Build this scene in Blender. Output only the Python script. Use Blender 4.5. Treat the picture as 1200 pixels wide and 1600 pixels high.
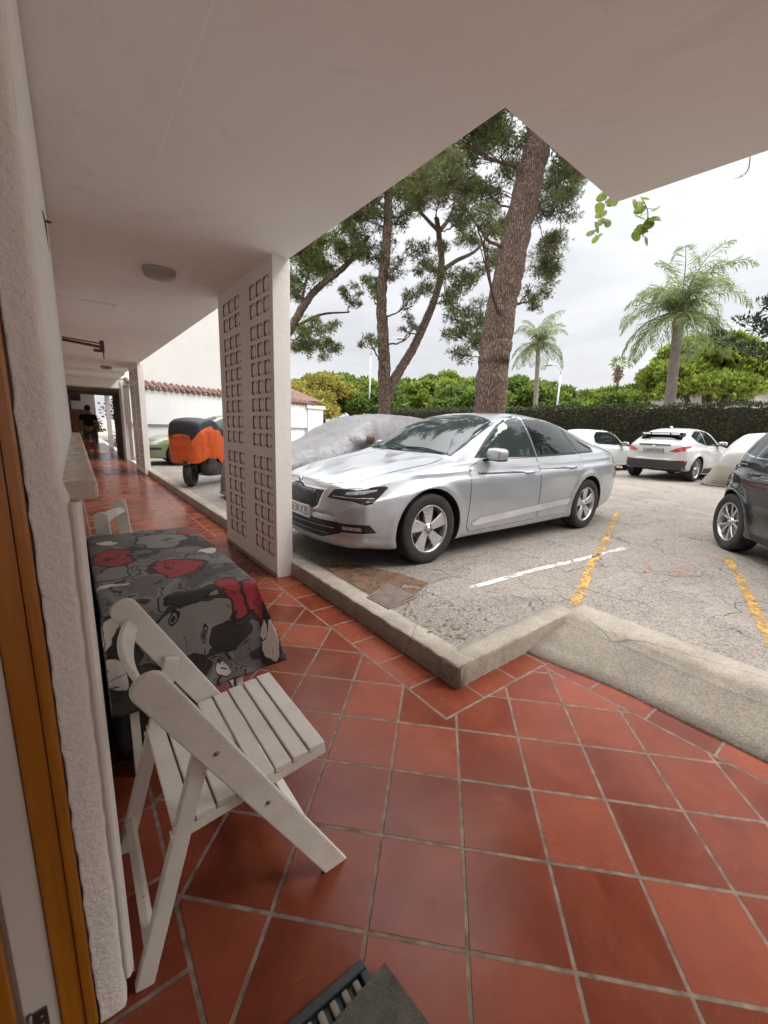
import bpy, bmesh, math, random
import numpy as np
from math import pi, sin, cos, radians, degrees, atan2, sqrt, hypot
from mathutils import Vector, Matrix, Euler
from mathutils.bvhtree import BVHTree
from mathutils.geometry import delaunay_2d_cdt
from mathutils.interpolate import poly_3d_calc

for o in list(bpy.data.objects): bpy.data.objects.remove(o)
S = bpy.context.scene
COL = S.collection
RN = random.Random(7)
RG = np.random.default_rng(11)

# ------------------------------------------------------------------ camera
CAMH = 1.38
F_PX, PITCH, ROLL, YAW = 646.0, radians(11.55), radians(2.03), radians(37.502)
FW = Vector((sin(YAW)*cos(PITCH), cos(YAW)*cos(PITCH), -sin(PITCH)))
_r = Vector((cos(YAW), -sin(YAW), 0)); _u = _r.cross(FW)
RI = cos(ROLL)*_r + sin(ROLL)*_u
UI = -sin(ROLL)*_r + cos(ROLL)*_u
cam_data = bpy.data.cameras.new('camera')
cam = bpy.data.objects.new('camera', cam_data); COL.objects.link(cam)
m = Matrix((RI, UI, -FW)).transposed().to_4x4(); m.translation = Vector((0, 0, CAMH))
cam.matrix_world = m
cam_data.sensor_fit = 'VERTICAL'; cam_data.sensor_height = 36; cam_data.lens = F_PX/1600*36
cam_data.clip_start = 0.02; cam_data.clip_end = 3000
S.camera = cam

def at(px, py, Y=None, X=None, Z=None):
    """direction of a photo point followed out to a real distance in the place"""
    d = FW*F_PX + RI*(px-600) + UI*(800-py)
    s = Y/d.y if Y is not None else (X/d.x if X is not None else (Z-CAMH)/d.z)
    return Vector((0, 0, CAMH)) + d*s

# ------------------------------------------------------------------ world: overcast daylight sky
SUN_EL, SUN_AZ = radians(46), radians(124)
W = bpy.data.worlds.new('World'); S.world = W; W.use_nodes = True
nt = W.node_tree; nt.nodes.clear()
out = nt.nodes.new('ShaderNodeOutputWorld'); bg = nt.nodes.new('ShaderNodeBackground')
sky = nt.nodes.new('ShaderNodeTexSky'); sky.sky_type = 'NISHITA'; sky.sun_disc = False
sky.sun_elevation = SUN_EL; sky.sun_rotation = SUN_AZ; sky.dust_density = 3; sky.air_density = 1.0
tc = nt.nodes.new('ShaderNodeTexCoord'); mp = nt.nodes.new('ShaderNodeMapping'); mp.inputs['Scale'].default_value = (1, 1, 3.2)
n1 = nt.nodes.new('ShaderNodeTexNoise'); n1.inputs['Scale'].default_value = 2.1; n1.inputs['Detail'].default_value = 7; n1.inputs['Roughness'].default_value = .55; n1.inputs['Distortion'].default_value = .5
cr = nt.nodes.new('ShaderNodeValToRGB')
SKYK = 2.85
cr.color_ramp.elements[0].position = .33; cr.color_ramp.elements[0].color = (.78, .785, .815, 1)
cr.color_ramp.elements[1].position = .66; cr.color_ramp.elements[1].color = (1.04, 1.04, 1.05, 1)
e = cr.color_ramp.elements.new(.5); e.color = (.90, .905, .935, 1)
# overcast sky: the zenith is about three times as bright as the horizon
sx = nt.nodes.new('ShaderNodeSeparateXYZ'); ma = nt.nodes.new('ShaderNodeMath'); ma.operation = 'MAXIMUM'; ma.inputs[1].default_value = 0
mm2 = nt.nodes.new('ShaderNodeMath'); mm2.operation = 'POWER'; mm2.inputs[1].default_value = 4
mb2 = nt.nodes.new('ShaderNodeMath'); mb2.operation = 'MULTIPLY_ADD'; mb2.inputs[1].default_value = SKYK*9.6; mb2.inputs[2].default_value = SKYK
sc = nt.nodes.new('ShaderNodeVectorMath'); sc.operation = 'SCALE'
mx = nt.nodes.new('ShaderNodeMix'); mx.data_type = 'RGBA'; mx.inputs[0].default_value = .96
L = nt.links.new
L(tc.outputs['Generated'], sx.inputs[0]); L(sx.outputs[2], ma.inputs[0]); L(ma.outputs[0], mm2.inputs[0]); L(mm2.outputs[0], mb2.inputs[0]); L(mb2.outputs[0], sc.inputs['Scale'])
L(tc.outputs['Generated'], mp.inputs[0]); L(mp.outputs[0], n1.inputs[0]); L(n1.outputs[0], cr.inputs[0])
L(cr.outputs[0], sc.inputs[0]); L(sky.outputs[0], mx.inputs[6]); L(sc.outputs[0], mx.inputs[7])
L(mx.outputs[2], bg.inputs[0]); bg.inputs[1].default_value = .10; L(bg.outputs[0], out.inputs[0])
# ------------------------------------------------------------------ sun (soft, behind cloud)
sd = bpy.data.lights.new('sun', 'SUN'); sd.energy = 1.3; sd.angle = radians(28); sd.color = (1, .97, .92)
sun = bpy.data.objects.new('sun', sd); COL.objects.link(sun)
sv = Vector((sin(SUN_AZ)*cos(SUN_EL), cos(SUN_AZ)*cos(SUN_EL), sin(SUN_EL)))
sun.rotation_euler = sv.to_track_quat('Z', 'Y').to_euler(); sun.location = (0, 0, 30)
S.view_settings.view_transform = 'Standard'; S.view_settings.look = 'None'
S.view_settings.exposure = 1.74; S.view_settings.gamma = 1
S.cycles.max_bounces = 10; S.cycles.diffuse_bounces = 7

# ------------------------------------------------------------------ node helper
class NX:
    def __init__(s, t, sock): s.t, s.s = t, sock
    def _op(s, op, *a):
        n = s.t.nodes.new('ShaderNodeMath'); n.operation = op
        for i, v in enumerate((s,)+a):
            if isinstance(v, NX): s.t.links.new(v.s, n.inputs[i])
            else: n.inputs[i].default_value = v
        return NX(s.t, n.outputs[0])
    def __add__(s, o): return s._op('ADD', o)
    __radd__ = __add__
    def __sub__(s, o): return s._op('SUBTRACT', o)
    def __rsub__(s, o): return (s*-1)+o
    def __mul__(s, o): return s._op('MULTIPLY', o)
    __rmul__ = __mul__
    def __truediv__(s, o): return s._op('DIVIDE', o)
    def lt(s, o): return s._op('LESS_THAN', o)
    def gt(s, o): return s._op('GREATER_THAN', o)
    def mn(s, o): return s._op('MINIMUM', o)
    def mxx(s, o): return s._op('MAXIMUM', o)
    def ab(s): return s._op('ABSOLUTE')
    def fl(s): return s._op('FLOOR')
    def fr(s): return s._op('FRACT')
    def pw(s, o): return s._op('POWER', o)
    def clamp(s): return s.mxx(0.0).mn(1.0)
class Mat:
    def __init__(s, name):
        s.m = bpy.data.materials.new(name); s.m.use_nodes = True; s.t = s.m.node_tree
        s.b = s.t.nodes['Principled BSDF']; s._tc = None
    def n(s, ty, **k):
        n = s.t.nodes.new('ShaderNode'+ty)
        for a, v in k.items(): setattr(n, a, v)
        return n
    def lk(s, a, b): s.t.links.new(a.s if isinstance(a, NX) else a, b)
    def co(s, kind='Object'):
        if not s._tc: s._tc = s.n('TexCoord')
        return s._tc.outputs[kind]
    def xyz(s, kind='Object'):
        n = s.n('SeparateXYZ'); s.lk(s.co(kind), n.inputs[0]); return [NX(s.t, o) for o in n.outputs]
    def scaled(s, v, kind='Object', vec=None):
        n = s.n('Mapping'); n.inputs['Scale'].default_value = v; s.lk(vec or s.co(kind), n.inputs[0]); return n.outputs[0]
    def noise(s, scale=5, detail=4, rough=.5, dist=0, vec=None, kind='Object', out=0):
        n = s.n('TexNoise'); n.inputs['Scale'].default_value = scale; n.inputs['Detail'].default_value = detail
        n.inputs['Roughness'].default_value = rough; n.inputs['Distortion'].default_value = dist
        s.lk(vec if vec is not None else s.co(kind), n.inputs['Vector']); return NX(s.t, n.outputs[out])
    def vor(s, scale=5, feature='F1', out='Distance', vec=None, kind='Object', rnd=1):
        n = s.n('TexVoronoi', feature=feature); n.inputs['Scale'].default_value = scale; n.inputs['Randomness'].default_value = rnd
        s.lk(vec if vec is not None else s.co(kind), n.inputs['Vector']); return NX(s.t, n.outputs[out])
    def ramp(s, fac, stops, interp='LINEAR'):
        n = s.n('ValToRGB'); r = n.color_ramp; r.interpolation = interp
        while len(r.elements) > 1: r.elements.remove(r.elements[-1])
        for i, (p, c) in enumerate(stops):
            e = r.elements[0] if i == 0 else r.elements.new(p)
            e.position = p; e.color = tuple(c)+(1,) if len(c) == 3 else c
        s.lk(fac, n.inputs[0]); return NX(s.t, n.outputs[0])
    def mix(s, fac, a, b, mode='MIX'):
        n = s.n('Mix', data_type='RGBA', blend_type=mode)
        for sock, v in ((n.inputs[0], fac), (n.inputs[6], a), (n.inputs[7], b)):
            if isinstance(v, NX): s.lk(v, sock)
            elif isinstance(v, (int, float)): sock.default_value = v
            else: sock.default_value = tuple(v)+(1,) if len(v) == 3 else v
        return NX(s.t, n.outputs[2])
    def bump(s, h, strength=.3, dist=.01, prev=None):
        n = s.n('Bump'); n.inputs['Strength'].default_value = strength; n.inputs['Distance'].default_value = dist
        s.lk(h, n.inputs['Height'])
        if prev is not None: s.lk(prev, n.inputs['Normal'])
        return NX(s.t, n.outputs[0])
    def set(s, **k):
        for a, v in k.items():
            nm = {'color': 'Base Color', 'rough': 'Roughness', 'metal': 'Metallic', 'normal': 'Normal', 'coat': 'Coat Weight',
                  'coatr': 'Coat Roughness', 'spec': 'Specular IOR Level', 'trans': 'Transmission Weight', 'alpha': 'Alpha', 'sheen': 'Sheen Weight'}[a]
            i = s.b.inputs[nm]
            if isinstance(v, NX): s.lk(v, i)
            else: i.default_value = (tuple(v)+(1,)) if isinstance(v, (tuple, list)) and len(v) == 3 else v
        return s
MATS = {}
def mat(name, color=(.5, .5, .5), rough=.5, metal=0, var=.12, scale=6, bump=0, bscale=80, coat=0, spec=.5, dirt=None, detail=5, rvar=.08, scl=None):
    """general weathered material: colour varies by noise, roughness too, optional bump and dirt tint"""
    if name in MATS: return MATS[name]
    M = Mat(name); c = color
    v = M.scaled(scl) if scl else None
    nz = M.noise(scale, detail, .6, vec=v)
    lo = tuple(max(0, x*(1-var)) for x in c); hi = tuple(min(1, x*(1+var)) for x in c)
    col = M.ramp(nz, [(.3, lo), (.7, hi)])
    if dirt:
        dn = M.noise(scale*.35, 6, .65, .4); col = M.mix(((dn-.5)*4*dirt[3]).clamp(), col, dirt[:3])
    M.set(color=col, metal=metal, coat=coat, spec=spec)
    M.set(rough=(nz*rvar*2+(rough-rvar)).clamp())
    if coat: M.set(coatr=.03)
    if bump: M.set(normal=M.bump(M.noise(bscale, 5, .6, vec=v), bump, .01))
    MATS[name] = M.m; return M.m

# ------------------------------------------------------------------ mesh helper
class MB:
    def __init__(s): s.v = []; s.f = []; s.mi = []; s.sm = []; s.uv = None; s.cur = 0; s.smooth = False; s.M = Matrix.Identity(4)
    def add(s, vs, fs, mi=None, smooth=None):
        b = len(s.v); s.v += [tuple(s.M @ Vector(p)) for p in vs]
        for f in fs:
            s.f.append(tuple(b+i for i in f)); s.mi.append(s.cur if mi is None else mi); s.sm.append(s.smooth if smooth is None else smooth)
        return s
    def box(s, a, b, bev=0, mi=None):
        (x0, y0, z0), (x1, y1, z1) = [min(p, q) for p, q in zip(a, b)], [max(p, q) for p, q in zip(a, b)]
        if bev <= 0:
            vs = [(x, y, z) for z in (z0, z1) for y in (y0, y1) for x in (x0, x1)]
            return s.add(vs, [(0, 2, 3, 1), (4, 5, 7, 6), (0, 1, 5, 4), (2, 6, 7, 3), (0, 4, 6, 2), (1, 3, 7, 5)], mi)
        bm = bmesh.new(); bmesh.ops.create_cube(bm, size=1)
        for v in bm.verts: v.co = Vector(((x0+x1)/2+v.co.x*(x1-x0), (y0+y1)/2+v.co.y*(y1-y0), (z0+z1)/2+v.co.z*(z1-z0)))
        bmesh.ops.bevel(bm, geom=bm.edges[:], offset=bev, segments=2, affect='EDGES', profile=.6)
        bm.verts.index_update(); s.add([v.co for v in bm.verts], [[v.index for v in f.verts] for f in bm.faces], mi); bm.free(); return s
    def beam(s, p, q, w, t, up=(0, 0, 1), bev=.003, mi=None, ext=0):
        """board from p to q, width w across, thickness t"""
        p, q = Vector(p), Vector(q); d = (q-p); l = d.length; d.normalize(); u = Vector(up)
        a = d.cross(u)
        if a.length < 1e-4: a = d.cross(Vector((0, 1, 0)))
        a.normalize(); b = a.cross(d)
        old = s.M; s.M = old @ Matrix((a, d, b)).transposed().to_4x4(); mm = Matrix((a, d, b)).transposed().to_4x4(); mm.translation = p; s.M = old @ mm
        s.box((-w/2, -ext, -t/2), (w/2, l+ext, t/2), bev, mi); s.M = old; return s
    def tube(s, pts, r, n=8, caps=True, mi=None, smooth=True):
        pts = [Vector(p) for p in pts]; R = r if isinstance(r, (list, tuple)) else [r]*len(pts)
        d0 = (pts[1]-pts[0]).normalized(); a = d0.orthogonal().normalized(); vs = []
        for i, p in enumerate(pts):
            d = (pts[min(i+1, len(pts)-1)]-pts[max(i-1, 0)]).normalized()
            a = (a-d*a.dot(d)).normalized(); b = d.cross(a)
            vs += [p+(a*cos(2*pi*k/n)+b*sin(2*pi*k/n))*R[i] for k in range(n)]
        fs = [(i*n+k, i*n+(k+1) % n, (i+1)*n+(k+1) % n, (i+1)*n+k) for i in range(len(pts)-1) for k in range(n)]
        if caps: fs += [tuple(range(n))[::-1], tuple((len(pts)-1)*n+k for k in range(n))]
        return s.add(vs, fs, mi, smooth)
    def lathe(s, prof, n=32, axis='z', c=(0, 0, 0), mi=None, smooth=True, closed=False):
        vs = []
        for r, h in prof:
            for k in range(n):
                a = 2*pi*k/n; x, y = r*cos(a), r*sin(a)
                p = {'z': (x, y, h), 'y': (x, h, y), 'x': (h, x, y)}[axis]
                vs.append((p[0]+c[0], p[1]+c[1], p[2]+c[2]))
        m_ = len(prof); fs = []
        for i in range(m_ if closed else m_-1):
            j = (i+1) % m_
            for k in range(n):
                q = (i*n+k, i*n+(k+1) % n, j*n+(k+1) % n, j*n+k); fs.append(q if axis != 'y' else q[::-1])
        return s.add(vs, fs, mi, smooth)
    def prism(s, poly, h0, h1, axis='z', mi=None):
        """extrude a 2-D polygon between h0 and h1 along an axis"""
        def P(u, v, h): return {'z': (u, v, h), 'y': (u, h, v), 'x': (h, u, v)}[axis]
        n = len(poly); vs = [P(u, v, h0) for u, v in poly]+[P(u, v, h1) for u, v in poly]
        return s.add(vs, [tuple(range(n))[::-1], tuple(range(n, 2*n))]+[(i, (i+1) % n, n+(i+1) % n, n+i) for i in range(n)], mi)
    def quad(s, *p, mi=None): return s.add(p, [tuple(range(len(p)))], mi)
    def build(s, name, mats, parent=None, fix=True, bevel=0, loc=None):
        me = bpy.data.meshes.new(name); me.from_pydata(s.v, [], s.f)
        for m_ in (mats if isinstance(mats, (list, tuple)) else [mats]): me.materials.append(m_)
        me.polygons.foreach_set('material_index', s.mi); me.polygons.foreach_set('use_smooth', s.sm)
        if fix:
            bm = bmesh.new(); bm.from_mesh(me); bmesh.ops.recalc_face_normals(bm, faces=bm.faces); bm.to_mesh(me); bm.free()
        me.update(); o = bpy.data.objects.new(name, me); COL.objects.link(o)
        if parent: o.parent = parent
        if loc: o.location = loc
        if bevel:
            b = o.modifiers.new('bevel', 'BEVEL'); b.width = bevel; b.segments = 2; b.limit_method = 'ANGLE'; b.angle_limit = radians(40)
        return o
def raw_mesh(name, V, Fc, mats, parent=None, mi=None, smooth=False):
    me = bpy.data.meshes.new(name); V = np.asarray(V, np.float32); Fc = np.asarray(Fc, np.int32); k = Fc.shape[1]
    me.vertices.add(len(V)); me.vertices.foreach_set('co', V.ravel())
    me.loops.add(Fc.size); me.loops.foreach_set('vertex_index', Fc.ravel())
    me.polygons.add(len(Fc)); me.polygons.foreach_set('loop_start', np.arange(0, Fc.size, k, dtype=np.int32))
    try: me.polygons.foreach_set('loop_total', np.full(len(Fc), k, np.int32))
    except Exception: pass
    for m_ in (mats if isinstance(mats, (list, tuple)) else [mats]): me.materials.append(m_)
    if mi is not None: me.polygons.foreach_set('material_index', np.asarray(mi, np.int32))
    me.polygons.foreach_set('use_smooth', np.full(len(Fc), smooth))
    me.update(calc_edges=True); me.validate()
    o = bpy.data.objects.new(name, me); COL.objects.link(o)
    if parent: o.parent = parent
    return o
def thing(name, label, cat, loc=(0, 0, 0), rz=0, group=None):
    o = bpy.data.objects.new(name, None); COL.objects.link(o); o.location = loc; o.rotation_euler = (0, 0, rz)
    o.empty_display_size = .2
    return tag(o, label, cat, group)
def tag(o, label, cat, group=None):
    o['label'] = label; o['category'] = cat
    if group: o['group'] = group
    return o
def struct(o): o['kind'] = 'structure'; return o
def kids(o): return [c for c in bpy.data.objects if c.parent == o]
def dup(o, loc=None, rz=None, label=None, group=None, parent=None):
    c = o.copy(); COL.objects.link(c)
    if parent is not None: c.parent = parent
    if loc is not None: c.location = loc
    if rz is not None: c.rotation_euler = (0, 0, rz)
    if label: c['label'] = label
    if group: c['group'] = group
    for k in kids(o): dup(k, parent=c)
    return c
def text_mb(mb, txt, size, place, mi=None, depth=.001):
    """lettering as real mesh; place(u, v, w) puts a flat point on its surface"""
    cu = bpy.data.curves.new('txt', 'FONT'); cu.body = txt; cu.size = size; cu.align_x = 'CENTER'; cu.align_y = 'CENTER'; cu.resolution_u = 2
    ob = bpy.data.objects.new('txt', cu); COL.objects.link(ob)
    dg = bpy.context.evaluated_depsgraph_get(); me = bpy.data.meshes.new_from_object(ob.evaluated_get(dg))
    mb.add([place(v.co.x, v.co.y, depth) for v in me.vertices], [tuple(p.vertices) for p in me.polygons], mi)
    bpy.data.objects.remove(ob); bpy.data.curves.remove(cu); bpy.data.meshes.remove(me)
def pchip(xs, ys):
    xs = np.asarray(xs, float); ys = np.asarray(ys, float); h = np.diff(xs); d = np.diff(ys)/h
    mm_ = np.zeros(len(xs)); mm_[0] = d[0]; mm_[-1] = d[-1]
    for i in range(1, len(xs)-1):
        if d[i-1]*d[i] > 0:
            w1 = 2*h[i]+h[i-1]; w2 = h[i]+2*h[i-1]; mm_[i] = (w1+w2)/(w1/d[i-1]+w2/d[i])
    def f(x):
        x = min(max(x, xs[0]), xs[-1]); i = min(max(int(np.searchsorted(xs, x)-1), 0), len(h)-1); t = (x-xs[i])/h[i]
        return ((1+2*t)*(1-t)**2*ys[i]+t*(1-t)**2*h[i]*mm_[i]+t*t*(3-2*t)*ys[i+1]+t*t*(t-1)*h[i]*mm_[i+1])
    return f
# ================================================================== SETTING
GZ = 0.13      # car park level above the tiled walkway
# ---- walkway tiles
def tile_mat():
    M = Mat('terracotta_tiles'); x, y, z = M.xyz()
    wob = M.noise(1.6, 3)
    x = x+(wob-.5)*.006; y = y+(M.noise(1.9, 3, vec=M.scaled((1, 1, 1)))-.5)*.006
    def grid(c, off, p):
        q = (c-off)/p; f = q.fr(); return f.mn(1-f)*p, q.fl()
    u = (x+y)*.70711; v = (x-y)*.70711
    du, iu = grid(u, .886, .2845); dv, iv = grid(v, -.124, .2785)
    dF = du.mn(dv); idF = iu*7.13+iv*3.71
    dy_, iy = grid(y, 1.20, .2845); dx_, ix = grid(x, 1.35, .2845)
    inL = x.lt(.13); k1 = x.gt(1.35)*y.gt(1.20); inB3 = x.gt(2.17)*y.lt(1.20)
    inB2 = k1*x.gt(1.56); inB1 = k1*(1-x.gt(1.56))
    yb = ((inL+inB1+inB3).mn(1.0)); xb = inB2
    fld = (1-yb)*(1-xb)
    d = fld*dF+yb*dy_+xb*dx_
    idd = fld*idF+yb*(iy*5.3+inL*17+inB3*31+91)+xb*(ix*9.1+47)
    # border joints
    def lim(c): return c.ab()+(0.0)
    j = (x-.13).ab()
    j = j.mn((x-1.35).ab()+(1-y.gt(1.195))*9).mn((y-1.20).ab()+(1-x.gt(1.35)*x.lt(2.175))*9).mn((x-2.17).ab()+(1-y.lt(1.205))*9)
    d = d.mn(j)
    d = d+(M.noise(60, 3)-.5)*.003
    grout = 1-((d-.0042)/.003).clamp()
    wn = M.n('TexWhiteNoise', noise_dimensions='1D'); M.lk(idd, wn.inputs['W']); r = NX(M.t, wn.outputs[0])
    tile = M.ramp(r, [(0, (.115, .024, .012)), (.5, (.158, .034, .017)), (1, (.215, .052, .028))])
    blot = M.noise(3.1, 6, .65, .6)
    tile = M.mix(((blot-.42)*2.4).clamp()*.6, tile, (.30, .080, .036))
    dirt_ = M.noise(1.7, 8, .75, .6); tile = M.mix(((dirt_-.54)*5).clamp()*.38, tile, (.10, .035, .022)); scf = M.noise(18, 5, .7, vec=M.scaled((.4, 2.4, 1))); tile = M.mix(((scf-.62)*7).clamp()*.25, tile, (.36, .15, .10)); dk = M.noise(9, 6, .7); tile = M.mix(((dk-.55)*3).clamp()*.45, tile, (.115, .022, .012))
    edge = 1-((d-.004)/.03).clamp(); tile = M.mix(edge*.22, tile, (.17, .05, .035))
    gc = M.ramp(M.noise(22, 5), [(.3, (.10, .072, .055)), (.7, (.26, .195, .15))])
    col = M.mix(grout, tile, gc)
    sp = M.vor(120, vec=M.scaled((1, 1, 1))); speck = sp.lt(.10)*M.noise(7, 2).gt(.62); col = M.mix(speck*.6, col, (.42, .25, .18))
    M.set(color=col, spec=.22)
    M.set(rough=(grout*.5+.25+(M.noise(5, 6, .7)-.5)*.30+(r-.5)*.08).clamp())
    h = (1-grout)+M.noise(14, 4)*.25+r*.3
    M.set(normal=M.bump(M.noise(2.2, 3)*.5, .12, .02, prev=M.bump(h, .55, .004)))
    return M.m
mb = MB()
mb.quad((-6, -8, 0), (2.72, -8, 0), (2.72, 1.40, 0), (1.66, 1.40, 0), (1.66, 28, 0), (-6, 28, 0))
struct(mb.build('walkway', tile_mat(), fix=False))

# ---- asphalt car park, one sheet to the horizon
def asphalt_mat():
    M = Mat('worn_asphalt'); c = M.co()
    big = M.noise(.55, 6, .6, .3); mid = M.noise(4, 6, .65); fine = M.noise(90, 4, .7)
    agg = M.vor(95, out='Color'); aggd = M.vor(95)
    ag = NX(M.t, agg.s); s_ = M.n('SeparateColor'); M.lk(ag, s_.inputs[0]); ar = NX(M.t, s_.outputs[0])
    col = M.ramp(big*.5+mid*.5, [(.32, (.145, .124, .105)), (.5, (.205, .177, .150)), (.68, (.265, .230, .197))])
    col = M.mix((ar*.9).clamp()*.6, col, (.38, .335, .29)); col = M.mix(ar.lt(.30)*.7, col, (.13, .115, .10))
    col = M.mix(((fine-.5)*2.5).clamp()*.45, col, (.12, .105, .09))
    # ravelled patches
    rv = M.noise(1.1, 5, .6, 1.2); col = M.mix(((rv-.56)*6).clamp()*.35, col, (.19, .17, .15))
    oil = M.noise(.9, 4, .6, .8); col = M.mix(((oil-.60)*9).clamp()*.30, col, (.10, .085, .07)); pat = M.noise(.38, 3, .5); col = M.mix((pat.gt(.56))*.16, col, (.42, .37, .31)); wear = M.noise(2.2, 6, .7, vec=M.scaled((.25, 1.6, 1))); col = M.mix(((wear-.55)*5).clamp()*.25, col, (.40, .36, .31))
    # cracks: long wandering ones and a finer web
    w = M.n('VectorMath', operation='ADD'); nn = M.n('TexNoise'); nn.inputs['Scale'].default_value = 2.3; nn.inputs['Detail'].default_value = 6; M.lk(c, nn.inputs['Vector'])
    ws = M.n('VectorMath', operation='SCALE'); M.lk(NX(M.t, nn.outputs['Color']), ws.inputs[0]); ws.inputs['Scale'].default_value = .55
    M.lk(c, w.inputs[0]); M.lk(NX(M.t, ws.outputs[0]), w.inputs[1]); wv = w.outputs[0]
    c1 = M.vor(1.05, 'DISTANCE_TO_EDGE', vec=wv); c2 = M.vor(3.4, 'DISTANCE_TO_EDGE', vec=wv)
    k1 = (1-(c1/.008).clamp())*M.noise(1.3, 3).gt(.44); k2 = (1-(c2/.018).clamp())*((M.noise(.8, 3)-.42)*6).clamp()*.75
    cr_ = k1.mxx(k2); cr_ = cr_*((M.noise(2.7, 4, .7)-.36)*5).clamp(); col = M.mix(cr_*.62, col, (.085, .072, .06))
    M.set(color=col, rough=.86, spec=.3)
    h = (1-aggd*9).clamp()*.5+fine*.6+mid*.6-cr_*1.6
    M.set(normal=M.bump(big, .4, .08, prev=M.bump(h, .9, .010))); return M.m
mb = MB()
mb.quad((1.69, 1.47, GZ), (2.74, 1.47, GZ), (2.80, 1.30, GZ), (2.80, -120, GZ), (500, -120, GZ), (500, 500, GZ), (1.69, 500, GZ))
struct(mb.build('car_park', asphalt_mat(), fix=False))

# ---- kerbs: concrete edge stones
def conc_mat(name, base, dark, bs=60, crack=.6, rough_=0):
    M = Mat(name); a = M.noise(3.2, 7, .65, .3); b = M.noise(26, 5, .7); col = M.ramp(a, [(.3, dark), (.66, base)])
    col = M.mix(((b-.5)*3).clamp()*.4, col, tuple(x*.45 for x in base))
    pits = M.vor(55).lt(.13)*M.noise(5, 2).gt(.5); col = M.mix(pits*.7, col, tuple(x*.35 for x in dark))
    x, y, z = M.xyz(); 
    cr_ = M.vor(.9, 'DISTANCE_TO_EDGE', vec=M.scaled((1, 1, 1))); ck = (1-(cr_/(M.noise(9, 4)*.007)).clamp()); ck = ck*crack; ag_ = M.vor(165, out='Color'); s2_ = M.n('SeparateColor'); M.lk(ag_, s2_.inputs[0]); ar_ = NX(M.t, s2_.outputs[0]); col = M.mix(ar_.lt(.35)*(.18+rough_*.22), col, tuple(x*.5 for x in dark)); col = M.mix(ar_.gt(.8)*(.1+rough_*.2), col, tuple(min(1, x*1.25) for x in base)); stn = M.noise(1.9, 8, .75, .9); col = M.mix(((stn-.52)*6).clamp()*.45, col, tuple(x*.62 for x in dark)); col = M.mix(ck, col, tuple(x_*.3 for x_ in dark))
    M.set(color=col, rough=.85, normal=M.bump(b*.7+M.noise(bs*2, 4)*.5-pits-ck, .8, .008)); return M.m
CONC = conc_mat('kerb_concrete', (.37, .325, .262), (.22, .187, .145), 70, .5, .4); CONC2 = conc_mat('apron_concrete', (.265, .228, .18), (.165, .138, .105), 80, .25, 1)
def kerb(name, label, segs, w, z0=0.0, z1=GZ+.006):
    """segs: outer line points; stone sits on the inner (car park) side, split in stones with fine joints and worn arris"""
    bm_ = MB()
    for (a, b, nrm) in segs:
        a = Vector((*a, 0)); b = Vector((*b, 0)); nrm = Vector((*nrm, 0)); Ln = (b-a).length; d = (b-a).normalized(); n = max(2, int(Ln/.035)); rows = []
        for i in range(n+1):
            t = i/n; p = a+d*(Ln*t); j = RN.uniform(-.0035, .0035); jz = RN.uniform(-.003, .003)
            r = .010+RN.uniform(-.003, .007)
            rows.append([p+nrm*(0.002+j)+Vector((0, 0, z0-.05)), p+nrm*(.001+j)+Vector((0, 0, z1-r)), p+nrm*(r*.45+j)+Vector((0, 0, z1-r*.35)), p+nrm*(r+j)+Vector((0, 0, z1+jz)), p+nrm*(w*.6)+Vector((0, 0, z1+jz*.6)), p+nrm*(w+j)+Vector((0, 0, z1-.004)), p+nrm*(w+.01)+Vector((0, 0, z1-.05))])
        k = len(rows[0]); bm_.add([q for r_ in rows for q in r_], [(i*k+c, i*k+c+1, (i+1)*k+c+1, (i+1)*k+c) for i in range(n) for c in range(k-1)]+[tuple(range(k)), tuple(range(n*k, n*k+k))], smooth=True)
    o = bm_.build(name, CONC); tag(o, label, 'kerb'); return o
kerb('kerb', 'pale concrete kerb running from lattice pillar to outer corner of walkway', [((1.56, 4.9), (1.56, 1.33), (1, 0)), ((1.56, 1.33), (2.80, 1.36), (0, 1))], .15)
kerb('kerb', 'long concrete kerb beyond lattice pillar, beside the covered motorbike', [((1.56, 11.75), (1.56, 4.92), (1, 0))], .15)
# apron: sloping concrete with raised lip, seen lower right
mb = MB(); rows = []
N = 70
for i in range(N+1):
    y = 1.37-i*(9.2/N)*(.35+.65*i/N) if i else 1.37
    xb = 2.215+.095*min(1, (1.37-y)/.6); j = RN.uniform(-.004, .004)
    t = min(1, (1.37-y)/.25)
    jj = [RN.uniform(-.004, .004) for _ in range(4)]; prof = [(xb+j, -.03), (xb+.006+j, .010), (xb+.12, .024+jj[0]), (xb+.26, .050+jj[1]), (2.64+j, .082), (2.665+j, .090+j), (2.695+j, .122+j*.5), (2.735, .143+j*.6), (2.84, .150), (2.93+j*2, .144), (3.01+j*2, .120)]
    rows.append([(x_, y, z_) for x_, z_ in prof])
k = len(rows[0]); mb.add([q for r_ in rows for q in r_], [(i*k+c, i*k+c+1, (i+1)*k+c+1, (i+1)*k+c) for i in range(N) for c in range(k-1)], smooth=True)
mb.mi = [0 if (q % (k-1)) < 5 else 1 for q in range(len(mb.f))]
o = mb.build('sloped_kerb', [CONC2, CONC]); tag(o, 'wide sloping concrete kerb with raised lip at right of walkway', 'kerb')

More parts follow.
